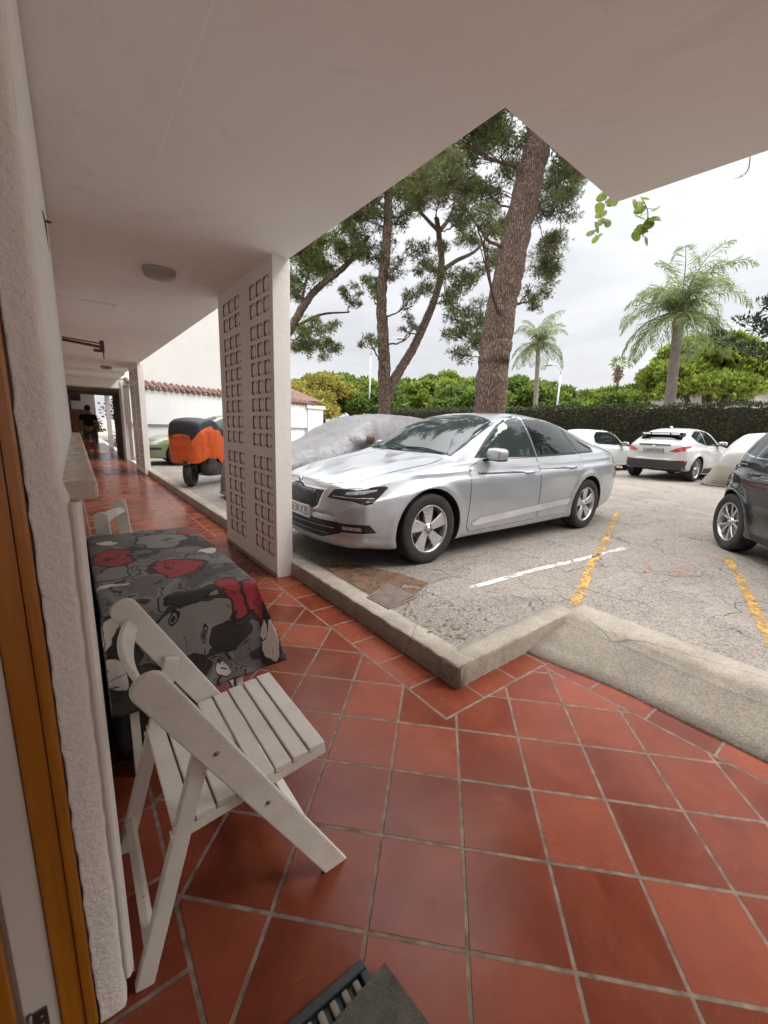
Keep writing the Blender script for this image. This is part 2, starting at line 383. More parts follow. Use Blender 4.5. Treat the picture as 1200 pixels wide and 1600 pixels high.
# ---- painted marks on the car park
def paint_mat(name, c, thr=.42):
    M = Mat(name); n = M.noise(34, 6, .8); n2 = M.noise(6, 5, .7)
    worn = ((n*.6+n2*.4-thr)*14).clamp(); M.set(color=M.ramp(n2, [(.3, tuple(x*.8 for x in c)), (.7, c)]), rough=.7, alpha=worn)
    M.set(normal=M.bump(M.noise(90, 4), .6, .006)); return M.m
YEL = paint_mat('yellow_paint', (.55, .31, .07), .462); WHT = paint_mat('white_paint', (.66, .63, .58), .44); RED = paint_mat('orange_red_paint', (.55, .22, .14), .505)
def stripe(name, label, pts, w, m_, cat='marking'):
    mb = MB(); pts = [Vector((*p, 0)) for p in pts]; vs = []
    P_ = []
    for i in range(len(pts)-1):
        for k in range(8): P_.append(pts[i].lerp(pts[i+1], k/8))
    P_.append(pts[-1])
    for i, p in enumerate(P_):
        d = (P_[min(i+1, len(P_)-1)]-P_[max(0, i-1)]).normalized(); n = Vector((-d.y, d.x, 0))
        for s_ in (-1, 1): q = p+n*s_*(w/2+RN.uniform(-.006, .006)); vs.append((q.x, q.y, GZ+.005))
    mb.add(vs, [(2*i, 2*i+1, 2*i+3, 2*i+2) for i in range(len(P_)-1)])
    o = mb.build(name, m_); tag(o, label, cat); o['kind'] = 'structure'; return o
stripe('road_marking', 'worn yellow bay line starting at the kerb corner', [(2.90, 1.42), (3.22, 1.53), (4.06, 1.86), (4.93, 2.15), (6.35, 2.70), (7.2, 3.0)], .072, YEL)
stripe('road_marking', 'worn yellow bay line leading to the dark car', [(5.62, 1.17), (4.84, .88), (4.08, .625), (3.50, .43), (3.05, .27)], .070, YEL)
stripe('road_marking', 'thin white line crossing the first yellow line', [(2.48, 2.07), (3.4, 2.04), (4.0, 1.98), (4.95, 1.93)], .06, WHT)
mb = MB(); ctr = at(1072, 884, Z=GZ)
arc = [(ctr.x+.62*cos(a), ctr.y+.30*sin(a)) for a in np.linspace(radians(-35), radians(175), 22)]
stripe('road_marking', 'faded orange spray-painted arc on the asphalt', arc, .05, RED)
c2 = at(1068, 894, Z=GZ); mb = MB(); mb.add([(c2.x+.23*cos(a)*(1+.2*sin(3*a)), c2.y+.13*sin(a)*(1+.2*cos(5*a)), GZ+.0065) for a in np.linspace(0, 2*pi, 24, endpoint=False)], [tuple(range(24))])
o = struct(mb.build('road_marking', RED)); tag(o, 'faded orange blob sprayed inside the arc', 'marking')
# brown soil stain and square drain cover near the pillar
def soil_mat():
    M = Mat('damp_soil'); n = M.noise(9, 6, .7); M.set(color=M.ramp(n, [(.3, (.06, .035, .02)), (.7, (.20, .115, .065))]), rough=.9, alpha=((M.noise(5, 5, .7)-.36)*10).clamp(), normal=M.bump(M.noise(70, 4), .8, .01)); return M.m
mb = MB(); mb.add([(x_, y_, GZ+.004) for x_, y_ in [(1.73, 2.28), (2.0, 2.20), (2.28, 2.33), (2.22, 2.62), (2.05, 3.0), (1.73, 3.25)]], [tuple(range(6))])
o = struct(mb.build('soil_patch', soil_mat()))
mb = MB(); q = [at(575, 935, Z=GZ), at(604, 914, Z=GZ), at(650, 934, Z=GZ), at(608, 952, Z=GZ)]; cc = sum(q, Vector())/4
def inset(k, z): return [(cc.x+(p.x-cc.x)*k, cc.y+(p.y-cc.y)*k, z) for p in q]
r0, r1, r2, r3 = inset(1.08, GZ+.002), inset(1.05, GZ+.012), inset(.95, GZ+.012), inset(.94, GZ+.006)
mb.add(r0+r1+r2+r3, [(a*4+i, a*4+(i+1) % 4, a*4+4+(i+1) % 4, a*4+4+i) for a in range(3) for i in range(4)]+[(12, 13, 14, 15)])
t = thing('drain_cover', 'square brown drain cover set in the asphalt by the kerb', 'drain cover')
mb.build('frame', mat('iron_frame', (.16, .13, .11), .8, bump=.5), t)
mb = MB(); mb.add(inset(.92, GZ+.0135)+inset(.92, GZ), [(0, 1, 2, 3), (0, 1, 5, 4), (1, 2, 6, 5), (2, 3, 7, 6), (3, 0, 4, 7)]); mb.build('lid', mat('lid_iron', (.14, .105, .085), .75, var=.35, scale=14, bump=.7, bscale=120), t)

# ---- building we stand under -------------------------------------------------
def plaster(name, c, bs=45, bst=.35, dirt=.5, grime=(.35, .30, .26)):
    M = Mat(name); a = M.noise(1.3, 6, .6); f = M.noise(bs, 5, .65); col = M.ramp(a, [(.3, tuple(x*.93 for x in c)), (.7, c)])
    d = M.noise(4.5, 7, .72, .5); col = M.mix(((d-.6)*4).clamp()*dirt, col, grime)
    sx = M.noise(16, 5, .6, vec=M.scaled((1, 1, .12))); col = M.mix(((sx-.6)*4).clamp()*dirt*.5, col, grime)
    M.set(color=col, rough=.82, spec=.25, normal=M.bump(f, bst, .012)); return M.m
def ceil_mat():
    M = Mat('ceiling_paint'); a = M.noise(.7, 6, .6, .4); st = M.noise(2.6, 7, .7, .8); rl = M.noise(7, 4, .6, vec=M.scaled((1, .12, 1)))
    col = M.ramp(a, [(.3, (.80, .775, .745)), (.7, (.88, .86, .835))]); col = M.mix(((st-.58)*5).clamp()*.30, col, (.50, .43, .37)); col = M.mix(((rl-.5)*3).clamp()*.10, col, (.58, .54, .50))
    c = M.vor(.55, 'DISTANCE_TO_EDGE', vec=M.scaled((1, 1.6, 1))); gr = M.noise(1.1, 8, .75, 1.2, vec=M.scaled((1, .5, 1))); col = M.mix(((gr-.56)*6).clamp()*.28, col, (.46, .40, .35)); k = (1-(c/.0018).clamp())*M.noise(1.4, 3).gt(.58); col = M.mix(k*.2, col, (.40, .35, .31))
    M.set(color=col, rough=.8, spec=.25, normal=M.bump(M.noise(1.5, 3), .25, .05, prev=M.bump(rl+M.noise(60, 3)*.4, .16, .006))); return M.m
CEIL = ceil_mat()
WHITE = plaster('white_render', (.84, .81, .77), 38, .35, .25)
ROUGH = plaster('rough_grey_stucco', (.86, .80, .74), 62, .7, .12, (.40, .34, .31))
SMOOTH = plaster('smooth_grey_plaster', (.74, .69, .64), 30, .25, .3)
# ceiling slab with the zigzag edge of the balcony above
CZ = 2.68
poly = [(-5, -8), (2.68, -8), (2.68, .7), (2.62, 1.355), (1.56, 1.315), (1.56, 17.0), (-5, 17.0)]
mb = MB(); mb.prism(poly, CZ, CZ+.28)
mb.box((-5, 17.0, 2.70), (1.9, 28, 2.95))
o = mb.build('ceiling', CEIL); struct(o)
# shallow drop of the older ceiling along the house wall, far end stepping back up
mb = MB(); mb.box((-.5, -6, CZ-.010), (.50, 4.6, CZ+.05)); mb.box((-.5, 6.1, CZ-.014), (.62, 11.4, CZ+.05)); mb.box((-.5, 14.2, CZ-.1), (1.5, 16.4, CZ+.05))
struct(mb.build('ceiling_drop', CEIL, bevel=.004))
# rendered parapet of the balcony above, outer face only just proud
mb = MB()
for a, b in (((1.44, 1.45), (1.56, 17)), ((2.50, -8), (2.62, 1.23)), ((1.44, 1.235), (2.62, 1.355))): mb.box((*a, CZ+.281), (*b, CZ+1.2))
o = mb.build('balcony_parapet', WHITE); tag(o, 'white rendered balcony parapet on top of the ceiling slab edge', 'parapet')
mb = MB(); mb.box((-6, -8, CZ+1.6), (.6, 17, 9.0)); mb.box((-6, -8, CZ+.281), (-.0, 17, CZ+1.61)); o = mb.build('upper_storey', WHITE); tag(o, 'upper storey of the apartment house above the walkway', 'building')

# house wall on the left: stucco pier, then wall with stone ledge
wall = thing('house_wall', 'long white house wall at left with a stone ledge at chest height', 'wall')
def wx(y): return -.014+.0175*(y-.93)
mb = MB()
mb.add([(-.062, .93, 0), (-.30, .93, 0), (-.30, 17, 0), (wx(17), 17, 0), (wx(.96), .96, 0)][0:0], [])
mb.prism([(-.30, .952), (wx(.952), .952), (wx(3.95), 3.95), (wx(3.95)-.25, 3.95), (-.30, 3.95)], 1.262, CZ-.034)
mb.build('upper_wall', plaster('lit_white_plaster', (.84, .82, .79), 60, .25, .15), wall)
mb = MB(); mb.prism([(-.30, .957), (.012, .957), (.052, 3.95), (-.3, 3.95)], 0.05, 1.226); mb.build('lower_wall', SMOOTH, wall)
mb = MB(); mb.prism([(-.02, .95), (.040, .95), (.088, 3.94), (-.02, 3.94)], 1.226, 1.262); mb.build('ledge', mat('brown_marble', (.52, .43, .35), .28, var=.25, scale=9, spec=.5), wall, bevel=.006)
mb = MB(); mb.prism([(-.25, 3.955), (.02, 3.955), (.14, 16.4), (-.25, 16.4)], 0, CZ-.034); mb.build('far_wall', WHITE, wall)
mb = MB()   # rough stucco skin of the door pier (front face turned to the camera), irregular arris
rows = []; N = 90
for i in range(N+1):
    z = 2.65*i/N; sh = -.0065 if z > 1.25 else 0.0; e = RN.uniform(-.0022, .0022); e2 = RN.uniform(-.0022, .0022)
    rows.append([(-.0645, .957, z), (-.063+e, .93, z), (-.059+e, .9305+e, z), (-.040, .929, z), (-.018+sh, .9295, z), (-.0115+e2+sh, .932, z), (-.007+e2+sh, .942, z), (-.006+e2+sh, .957, z)])
k = 8; mb.add([q for r in rows for q in r], [(i*k+c, i*k+(c+1) % k, (i+1)*k+(c+1) % k, (i+1)*k+c) for i in range(N) for c in range(k)], smooth=True)
o = mb.build('stucco_pier', ROUGH, wall)
mb = MB()   # smoother strip just round the corner, ends above the floor
mb.prism([(-.02, .9568), (-.004, .9306), (.0035, .932), (.0125, .9568)], .075, 1.225); mb.build('corner_strip', SMOOTH, wall, bevel=.002)
# wall behind the photographer, with the door opening between
mb = MB(); mb.box((-.30, -8, 0), (-.03, -.55, CZ-.034)); o = mb.build('rear_wall', ROUGH); tag(o, 'grey stucco house wall behind the doorway', 'wall')
# doorway
ORN = mat('orange_varnish', (.38, .135, .012), .32, var=.16, scale=9, coat=.4, scl=(9, 9, .6), bump=.1, bscale=120)
DWH = mat('door_cream', (.66, .60, .53), .4, var=.05, scale=3)
t = thing('door_frame', 'orange varnished wooden door frame at the left edge', 'door frame')
mb = MB(); mb.box((-.128, .936, 0), (-.088, 1.03, 2.3), .004); mb.build('jamb', ORN, t)
mb = MB(); mb.box((-.0875, .930, 0), (-.0655, 1.03, 2.3), .006); mb.build('architrave', ORN, t)
t = thing('door', 'cream inner door leaf with orange edge and metal hinge', 'door')
mb = MB(); mb.box((-.186, .942, 0.01), (-.1295, .985, 2.25), .003); mb.build('leaf', DWH, t)
mb = MB(); mb.box((-.30, .925, 0.01), (-.1945, .975, 2.25), .004); mb.build('edge_strip', ORN, t)
h_ = MB(); h_.box((-.172, .9375, .05), (-.1475, .9415, .135), .0015)
for zz in (.07, .092, .115): h_.lathe([(.0001, .9345), (.0035, .9345), (.0042, .9376)], 10, 'y', (-.158, 0, zz))
h_.tube([(-.176, .935, .045), (-.176, .935, .14)], .005, 8); h_.build('hinge', mat('worn_steel', (.22, .21, .19), .45, 1, var=.3, bump=.3), t)
h_ = MB(); h_.box((-.1895, .938, .86), (-.182, .9415, .93), .0015); h_.build('keep', mat('dark_bronze', (.08, .055, .04), .4, 1), t)
# room behind the doorway (dim)
mb = MB(); mb.box((-6, .951, 0), (-.301, 1.3, CZ)); mb.box((-6.2, -8, 0), (-6, 1.3, CZ)); o = mb.build('room_wall', WHITE); tag(o, 'inner wall of the room behind the door', 'wall')

# ---- lattice pillars
def pillar(name, label, x0, x1, y0, y1, ztop, cols, rows, ux=.152, uz=.150, group=None):
    t = thing(name, label, 'pillar', (0, 0, 0), 0, group)
    core = MB(); core.box((x0+.0155, y0+.03, 0), (x1, y1-.001, ztop), .004)
    core.box((x0, y0, 0), (x1, y0+.031, ztop), .004)
    core.build('post', WHITE, t)
    # front plate at x0 with openings
    pl_ = MB(); D_ = .015; cells = []
    ys = sorted({y0+.032, y1}); zs_ = {0.0, ztop}
    used = []
    for (ca, cb) in cols:
        n = 3; w = (cb-ca)/n
        for i in range(n):
            for zc in rows: used.append((ca+i*w, ca+(i+1)*w, zc-uz/2, zc+uz/2))
    # plate strips: build per column band
    edges = [y0+.031]+[v for c in cols for v in c]+[y1]
    bands = [(edges[i], edges[i+1], i % 2 == 1) for i in range(len(edges)-1)]
    for a, b, has in bands:
        if not has: pl_.quad((x0, a, 0), (x0, a, ztop), (x0, b, ztop), (x0, b, 0)); continue
        zc = 0.0
        for r in sorted(rows):
            if r-uz/2 > zc+1e-4: pl_.quad((x0, a, zc), (x0, a, r-uz/2), (x0, b, r-uz/2), (x0, b, zc))
            zc = r+uz/2
        pl_.quad((x0, a, zc), (x0, a, ztop), (x0, b, ztop), (x0, b, zc))
    def ring(cy, cz, a, b, c):   # square with clipped corners
        return [(cy-a+c, cz-b), (cy+a-c, cz-b), (cy+a, cz-b+c), (cy+a, cz+b-c), (cy+a-c, cz+b), (cy-a+c, cz+b), (cy-a, cz+b-c), (cy-a, cz-b+c)]
    for (a, b, c, d) in used:
        cy, cz = (a+b)/2, (c+d)/2; hy, hz = (b-a)/2, (d-c)/2; jit = RN.uniform(-.002, .002)
        O = ring(cy, cz, hy, hz, .0001); R1 = ring(cy+jit, cz, hy*.77, hz*.80, hy*.12); R2 = ring(cy+jit, cz, hy*.57, hz*.61, hy*.24)
        vs = [(x0, *p) for p in O]+[(x0, *p) for p in R1]+[(x0+D_, *p) for p in R1]+[(x0+D_, *p) for p in R2]+[(x0+.006, *p) for p in R2]
        fs = []
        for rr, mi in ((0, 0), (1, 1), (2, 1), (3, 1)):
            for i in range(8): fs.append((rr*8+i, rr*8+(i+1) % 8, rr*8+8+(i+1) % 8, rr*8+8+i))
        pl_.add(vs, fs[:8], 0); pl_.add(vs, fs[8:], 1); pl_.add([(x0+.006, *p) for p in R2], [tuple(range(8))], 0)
        # bridges from the stud to the frame at the four sides
        w_ = hy*.17
        pl_.box((x0+.008, cy-w_, cz+hz*.5), (x0+D_, cy+w_, cz+hz*.83), 0, 0); pl_.box((x0+.008, cy-w_, cz-hz*.83), (x0+D_, cy+w_, cz-hz*.5), 0, 0)
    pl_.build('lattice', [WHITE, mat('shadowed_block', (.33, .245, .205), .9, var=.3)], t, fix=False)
    b_ = MB(); b_.box((x0-.006, y0-.006, 0), (x0+.0, y1, .035)); b_.build('base_joint', mat('old_mortar', (.30, .24, .2), .9), t)
    return t
zrow = [2.50, 2.345, 2.16, 2.005, 1.85, 1.695, 1.54, 1.385, 1.23, 1.02, .865, .71, .555, .40, .245][:15]
pillar('lattice_pillar', 'white pillar of breeze blocks beside the silver car', 1.42, 1.57, 3.41, 4.88, CZ-.001, [(3.47, 3.95), (4.19, 4.73)], zrow)
pillar('lattice_pillar', 'farther white breeze block pillar beside the green car', 1.50, 1.625, 11.75, 13.4, CZ-.001, [(11.85, 12.4), (12.65, 13.2)], zrow)
# portal at the end of this stretch and the dark passage behind
t = thing('portal', 'white portal framing the dark end of the corridor', 'portal')
mb = MB(); mb.box((.10, 16.25, 2.32), (1.56, 16.98, CZ-.102)); mb.build('lintel', WHITE, t)
mb = MB(); mb.box((1.565, 16.2, 0), (1.80, 16.98, CZ-.102)); mb.build('post', WHITE, t)
mb = MB(); mb.box((-.25, 16.5, 0), (.10, 16.98, CZ-.102)); mb.build('post', WHITE, t)
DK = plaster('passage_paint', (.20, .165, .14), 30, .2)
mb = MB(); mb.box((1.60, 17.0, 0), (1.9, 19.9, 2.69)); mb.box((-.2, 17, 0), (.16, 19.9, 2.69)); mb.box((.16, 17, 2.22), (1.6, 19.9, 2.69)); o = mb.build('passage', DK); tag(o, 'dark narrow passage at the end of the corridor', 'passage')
ROSE = mat('far_rose_plaster', (.62, .52, .48), .8)
mb = MB(); mb.box((-.6, 19.95, 0), (.28, 45, 2.69)); o = mb.build('far_wall', ROSE); tag(o, 'pinkish wall beyond the passage', 'wall')
mb = MB(); mb.box((.30, 27, 0), (1.02, 27.08, 1.75), .01); o = mb.build('brown_door', mat('brown_wood', (.20, .07, .03), .5, var=.3)); tag(o, 'brown wooden door at the far end of the corridor', 'door')
mb = MB(); mb.box((.28, 27.3, 0), (1.4, 27.5, 2.69)); o = mb.build('end_wall', WHITE); tag(o, 'pale end wall far behind the corridor', 'wall')
mb = MB(); mb.box((1.50, 22.0, 0), (1.66, 22.2, 2.69), .01); o = mb.build('slim_column', WHITE); tag(o, 'slim white column seen through the passage', 'column')
mb = MB(); mb.box((.28, 21.2, 2.02), (.62, 21.9, 2.5), .02); o = mb.build('awning_box', mat('dark_brown', (.06, .035, .025), .7)); tag(o, 'dark brown awning box high beyond the passage', 'awning')

# ---- ceiling lamps and wall bracket
LG = mat('lamp_diffuser', (.36, .33, .30), .45, var=.1)
for i, (x_, y_, r_) in enumerate(((.80, 4.45, .135), (1.0, 13.3, .135))):
    t = thing('ceiling_lamp', ('round unlit ceiling lamp near the lattice pillar', 'round unlit ceiling lamp far down the corridor')[i], 'lamp', (x_, y_, CZ-(.0 if i == 0 else 0)), 0, 'round ceiling lamps')
    mb = MB(); mb.lathe([(.001, 0), (r_, 0), (r_, -.022), (r_*.97, -.026)], 40); mb.build('base_ring', mat('lamp_ring', (.42, .39, .36), .5), t)
    mb = MB(); mb.lathe([(r_*.955, -.02), (r_*.95, -.045), (r_*.88, -.062), (r_*.6, -.072), (.001, -.076)], 40); mb.build('diffuser', LG, t)
t = thing('wall_bracket', 'rusty metal arm fixed to the house wall under the ceiling', 'bracket')
BR = mat('rusty_metal', (.10, .05, .035), .6, .4, var=.4, bump=.4)
mb = MB(); mb.tube([(.09, 7.95, 2.475), (.57, 8.0, 2.435)], .022, 10); mb.tube([(.09, 7.95, 2.51), (.57, 8.0, 2.485)], .009, 8); mb.build('arm', BR, t)
mb = MB(); mb.box((.545, 7.97, 2.36), (.60, 8.03, 2.53), .006); mb.tube([(.585, 8, 2.38), (.585, 8, 2.27)], .008, 8); mb.box((.46, 7.97, 2.36), (.56, 8.03, 2.40), .005); mb.build('end_bracket', BR, t)
t = thing('wall_hook', 'small dark hook and pipe at top of the house wall', 'hook')
mb = MB(); pth = [at(64, 330, Y=2.2), at(70, 350, Y=2.5), at(75, 400, Y=2.9)]; mb.tube(pth, .006, 8); mb.tube([at(70, 345, Y=2.5), at(80, 348, Y=2.5)], .005, 6); mb.build('hook_rod', BR, t)
for (a, b) in (((272, 368), (318, 386)), ((115, 438), (158, 447))):
    pass
# ================================================================== VEHICLES
def paint(name, c, metal=.0, rough=.35, flake=0.05):
    M = Mat(name); n = M.noise(2.2, 4); col = M.ramp(n, [(.3, tuple(x*.96 for x in c)), (.7, c)])
    x, y, z = M.xyz(); dust = M.noise(11, 6, .7)
    low = (1-((z-.22)/.45).clamp())*((dust-.3)*2).clamp()
    col = M.mix(low*.35, col, (.20, .17, .14)); sp = M.noise(160, 2)
    M.set(color=col, metal=metal, coat=1.0, coatr=.04, rough=((n-.5)*.1+rough+low*.25).clamp()); return M.m
def glass_mat(name, tint=(.012, .016, .016)):
    M = Mat(name); d = M.noise(5, 5, .7); M.set(color=tint, rough=((d-.45)*.12).clamp()+.015, spec=.55); return M.m
GLASS = glass_mat('tinted_glass'); GLASS2 = glass_mat('clear_dark_glass', (.03, .042, .04))
RUB = mat('tyre_rubber', (.022, .021, .021), .75, var=.25, scale=12, bump=.3, dirt=(.09, .08, .07, .6))
BLK = mat('black_trim', (.012, .012, .013), .35, var=.2)
WELL = mat('wheel_well', (.012, .011, .010), .9, var=.2)
RIMM = mat('rim_alloy', (.62, .62, .63), .28, .85, var=.06); RIMD = mat('rim_dark', (.05, .05, .05), .5, .5)
CHR = mat('chrome', (.78, .78, .80), .12, 1, var=.03)
REDL = mat('red_lens', (.45, .012, .02), .12, var=.2, coat=1, spec=.6)
CLRL = mat('clear_lens', (.42, .43, .44), .08, .2, var=.5, scale=40, coat=1)
PLATE = mat('number_plate', (.72, .72, .70), .4, var=.04); PLTX = mat('plate_letters', (.015, .015, .018), .5)
DKM = mat('brake_steel', (.20, .19, .18), .4, .9)

def wheel(parent, x, y, R, side, spokes='blade', steer=0, w=.215, rimr=.66):
    """wheel (empty) > tyre, rim, brake_disc ; side = sign of the outer face"""
    e = bpy.data.objects.new('wheel', None); COL.objects.link(e); e.parent = parent; e.location = (x, y, R); e.rotation_euler = (0, 0, steer)
    r = R*rimr; h = w/2
    t = MB(); pr = [(r*1.0, -h*.75), (r*1.06, -h*.93), (R*.86, -h*1.0), (R*.95, -h*.93), (R*.985, -h*.80)]
    for g in (-.55, -.18, .18, .55): pr += [(R*.999, h*(g-.14)), (R*.975, h*(g-.10)), (R*.975, h*(g+.0)), (R*.999, h*(g+.04))]
    pr += [(R*.985, h*.80), (R*.95, h*.93), (R*.90, h*.985), (R*.86, h*1.0), (r*1.10, h*.97), (r*1.06, h*.93), (r*1.0, h*.80)]
    t.lathe([(a, b*side) for a, b in pr], 64, 'y'); t.build('tyre', RUB, e)
    m_ = MB(); m_.lathe([(r*1.0, side*h*.80), (r*1.035, side*h*.86), (r*1.03, side*h*.90), (r*.985, side*h*.88), (r*.955, side*h*.75), (r*.93, side*h*.2), (r*.90, -side*h*.7)], 64, 'y', mi=0)
    m_.lathe([(.001, -side*h*.05), (r*.92, -side*h*.05)], 32, 'y', mi=1)
    yo = side*h*.80
    def blade(a, r0, r1, w0, w1, y0, y1, th=.022, skew=0, lip=.35):
        c, s_ = cos(a), sin(a); vs = []
        for (rr, ww, yy, sk) in ((r0, w0, y0, 0), ((r0+r1)/2, (w0+w1)/2*.98, (y0+y1)/2+.004*side, skew*.4), (r1, w1, y1, skew)):
            for q, dy in ((-1, -.006), (-lip, 0), (lip, 0), (1, -.006)):
                u, v = rr, q*ww/2+sk; vs.append((c*u-s_*v, yy+dy*side, s_*u+c*v))
            for q in (1, -1):
                u, v = rr, q*ww/2*.85+sk; vs.append((c*u-s_*v, yy-side*th, s_*u+c*v))
        fs = [(i*6+k, i*6+(k+1) % 6, (i+1)*6+(k+1) % 6, (i+1)*6+k) for i in range(2) for k in range(6)]+[(0, 1, 2, 3, 4, 5), (12, 13, 14, 15, 16, 17)]
        m_.add(vs, fs, 0)
    if spokes == 'blade':
        for k in range(5): blade(2*pi*k/5+.31, r*.20, r*.97, r*.32, r*.66, yo-side*.012, yo-side*.004, skew=r*.10, lip=.82)
    elif spokes == 'double':
        for k in range(5):
            for d_ in (-.16, .16): blade(2*pi*k/5+.6+d_*.55, r*.20, r*.97, r*.13, r*.13, yo-side*.02, yo-side*.004, skew=r*.20*(1 if d_ > 0 else -1), th=.018)
    else:
        for k in range(7): blade(2*pi*k/7, r*.2, r*.97, r*.12, r*.2, yo-side*.015, yo)
    m_.lathe([(.001, yo+side*.004), (r*.085, yo+side*.003), (r*.10, yo-side*.006), (r*.24, yo-side*.010), (r*.27, yo-side*.03)], 28, 'y', mi=0)
    for k in range(5):
        a = 2*pi*(k+.5)/5+.31; m_.lathe([(.0005, yo-side*.004), (r*.035, yo-side*.004), (r*.04, yo-side*.012)], 10, 'y', (cos(a)*r*.165, 0, sin(a)*r*.165), mi=1)
    m_.build('rim', [RIMM, RIMD], e)
    b_ = MB(); b_.lathe([(.001, side*h*.15), (r*.70, side*h*.15), (r*.70, side*h*.02)], 32, 'y'); b_.build('brake_disc', DKM, e)
    return e

class Car:
    """lofted car body. x forward to rear: x=0 at the front axle, +x towards the tail, z up, y across"""
    def __init__(s, sp, name, label, cat, loc, heading, pm, group='cars parked in the car park', dx=.045):
        s.sp = sp; s.pm = pm; s.root = thing(name, label, cat, loc, heading, group)
        s.ztop = pchip(*zip(*sp['top'])); s.zbelt = pchip(*zip(*sp['belt'])); s.hw = pchip(*zip(*sp['hw'])); s.zb = pchip(*zip(*sp['bot']))
        s.yr = pchip(*zip(*sp['roofw'])); s.x0, s.x1 = sp['x0'], sp['x1']
        s.bendf, s.bendr = sp.get('bendf', .30), sp.get('bendr', .16)
        s.crown = sp.get('crown', .05)
        s.make_body(dx)
    def section(s, x):
        w, zb, zt, zk = s.hw(x), s.zb(x), s.ztop(x), s.zbelt(x); zk = min(zk, zt-.012); H = zk-zb
        yb = w-s.sp.get('tumble', .075); yr = min(s.yr(x), yb-.01); zr = max(zk+.004, zt-s.crown*(.3+.7*min(1, (zt-zk)/.25))-.004)
        sh = s.sp.get('shoulder', .012)
        P_ = [(0, zb), (w-.16, zb), (w-.05, zb+.012), (w-.028, zb+.05), (w-.022, zb+.11), (w-.014, zb+H*.25), (w, zb+H*.48), (w-.004, zb+H*.66), (w-.002-sh*.2, zb+H*.80), (w-sh, zb+H*.835), (w-.028-sh, zb+H*.91), (yb+.006, zk-.010), (yb-.006, zk+.006),
              (yb+(yr-yb)*.5+.012*min(1, (zr-zk)/.3), zk+(zr-zk)*.5), (yr+.012, zr-.030*min(1, (zr-zk)/.2)), (yr-.035, zr+.004), (yr*.6, zt-s.crown*.13), (yr*.25, zt), (0, zt)]
        P_ = np.array(P_)
        for _ in range(3):
            q = np.empty((2*len(P_), 2)); q[0] = P_[0]; q[-1] = P_[-1]; A, B = P_[:-1], P_[1:]
            q[1:-1:2] = .75*A+.25*B; q[2:-1:2] = .25*A+.75*B; P_ = q
        return P_
    def warp(s, p):
        x, y, z = p; w = .93; k = min(1, abs(y)/w)
        f = max(0, min(1, (s.x0+1.05-x)/1.05)); r = max(0, min(1, (x-(s.x1-1.0))/1.0))
        pf = s.sp.get('powf', 2.6)
        x2 = x+s.bendf*(k**pf)*f-s.bendr*(k**2.6)*r
        # arch lips
        for ax in (0, s.sp['wb']):
            d = hypot(x2-ax, z-s.sp['R']); R0 = s.sp['archr']
            if z > .1 and abs(y) > .6: y += math.copysign(s.sp.get('lip', .014)*math.exp(-((d-R0-.025)/.042)**2), y)
        if s.sp.get('crease'):
            if x < .30 and z > .68:
                d = abs(abs(y)-(.34+.22*(x+.86)/1.16)); z += .011*max(0, 1-d/.10)*min(1, (x+.86)/.15)*min(1, (.30-x)/.1)
                d = abs(abs(y)-(.10+.16*(x+.86)/1.16)); z += .006*max(0, 1-d/.08)*min(1, (x+.86)/.15)*min(1, (.30-x)/.1)
            zc = .845+.028*max(0, x); d = abs(z-zc)
            if abs(y) > .7 and x > -.35: y += math.copysign(.011*max(0, 1-d/.045)*min(1, (x+.35)/.2), y)
        return (x2, y, z)
    def make_body(s, dx):
        n = int((s.x1-s.x0)/dx); xs = [s.x0+(s.x1-s.x0)*i/n for i in range(n+1)]
        rings = []; capn = 7
        def ring(x, sc=1.0, push=0):
            P_ = s.section(x); cz = (P_[0][1]+P_[-1][1])/2; R_ = []
            pts = [(-y, z) for y, z in P_[::-1]][:-1]+[(y, z) for y, z in P_][:-1] if False else [(y, z) for y, z in P_]+[(-y, z) for y, z in P_[::-1]][1:-1]
            hw_ = max(p[0] for p in pts); ins = sc
            for y, z in pts:
                dy = math.copysign(min(abs(y), ins), y) if abs(y) > 1e-6 else 0; ky = 1-ins/hw_; kz = max(0.0, 1-ins/max(.05, (P_[-1][1]-P_[0][1])/2))
                R_.append((x+push, y*ky, cz+(z-cz)*kz))
            return R_
        for (ins, push) in ((.30, -.055), (.22, -.052), (.14, -.046), (.085, -.037), (.05, -.026), (.028, -.015), (.012, -.005)): rings.append(ring(xs[0], ins, push))
        for x in xs: rings.append(ring(x, 0, 0))
        for (ins, push) in ((.012, .005), (.028, .015), (.05, .026), (.085, .036), (.14, .043), (.22, .047), (.30, .05)): rings.append(ring(xs[-1], ins, push))
        k = len(rings[0]); V = [s.warp(p) for r in rings for p in r]
        Fc = [(i*k+c, i*k+(c+1) % k, (i+1)*k+(c+1) % k, (i+1)*k+c) for i in range(len(rings)-1) for c in range(k)]
        # end caps: fan strips closing left to right
        h = k//2
        for base in (0, (len(rings)-1)*k):
            for c in range(0, h):
                a, b = base+c, base+c+1; d_, e_ = base+(k-c) % k, base+(k-c-1) % k
                q = [a, b, e_, d_]; q = list(dict.fromkeys(q))
                if len(q) >= 3: Fc.append(tuple(q))
        me = bpy.data.meshes.new('body'); me.from_pydata(V, [], Fc)
        bm = bmesh.new(); bm.from_mesh(me); bmesh.ops.remove_doubles(bm, verts=bm.verts, dist=1e-5); bmesh.ops.recalc_face_normals(bm, faces=bm.faces); bm.to_mesh(me)
        bm.faces.ensure_lookup_table(); bm.normal_update()
        s.bvh = BVHTree.FromBMesh(bm); s.bverts = [v.co.copy() for v in bm.verts]; s.bn = [v.normal.copy() for v in bm.verts]; s.bf = [[v.index for v in f.verts] for f in bm.faces]
        bm.free()
        me.polygons.foreach_set('use_smooth', [True]*len(me.polygons))
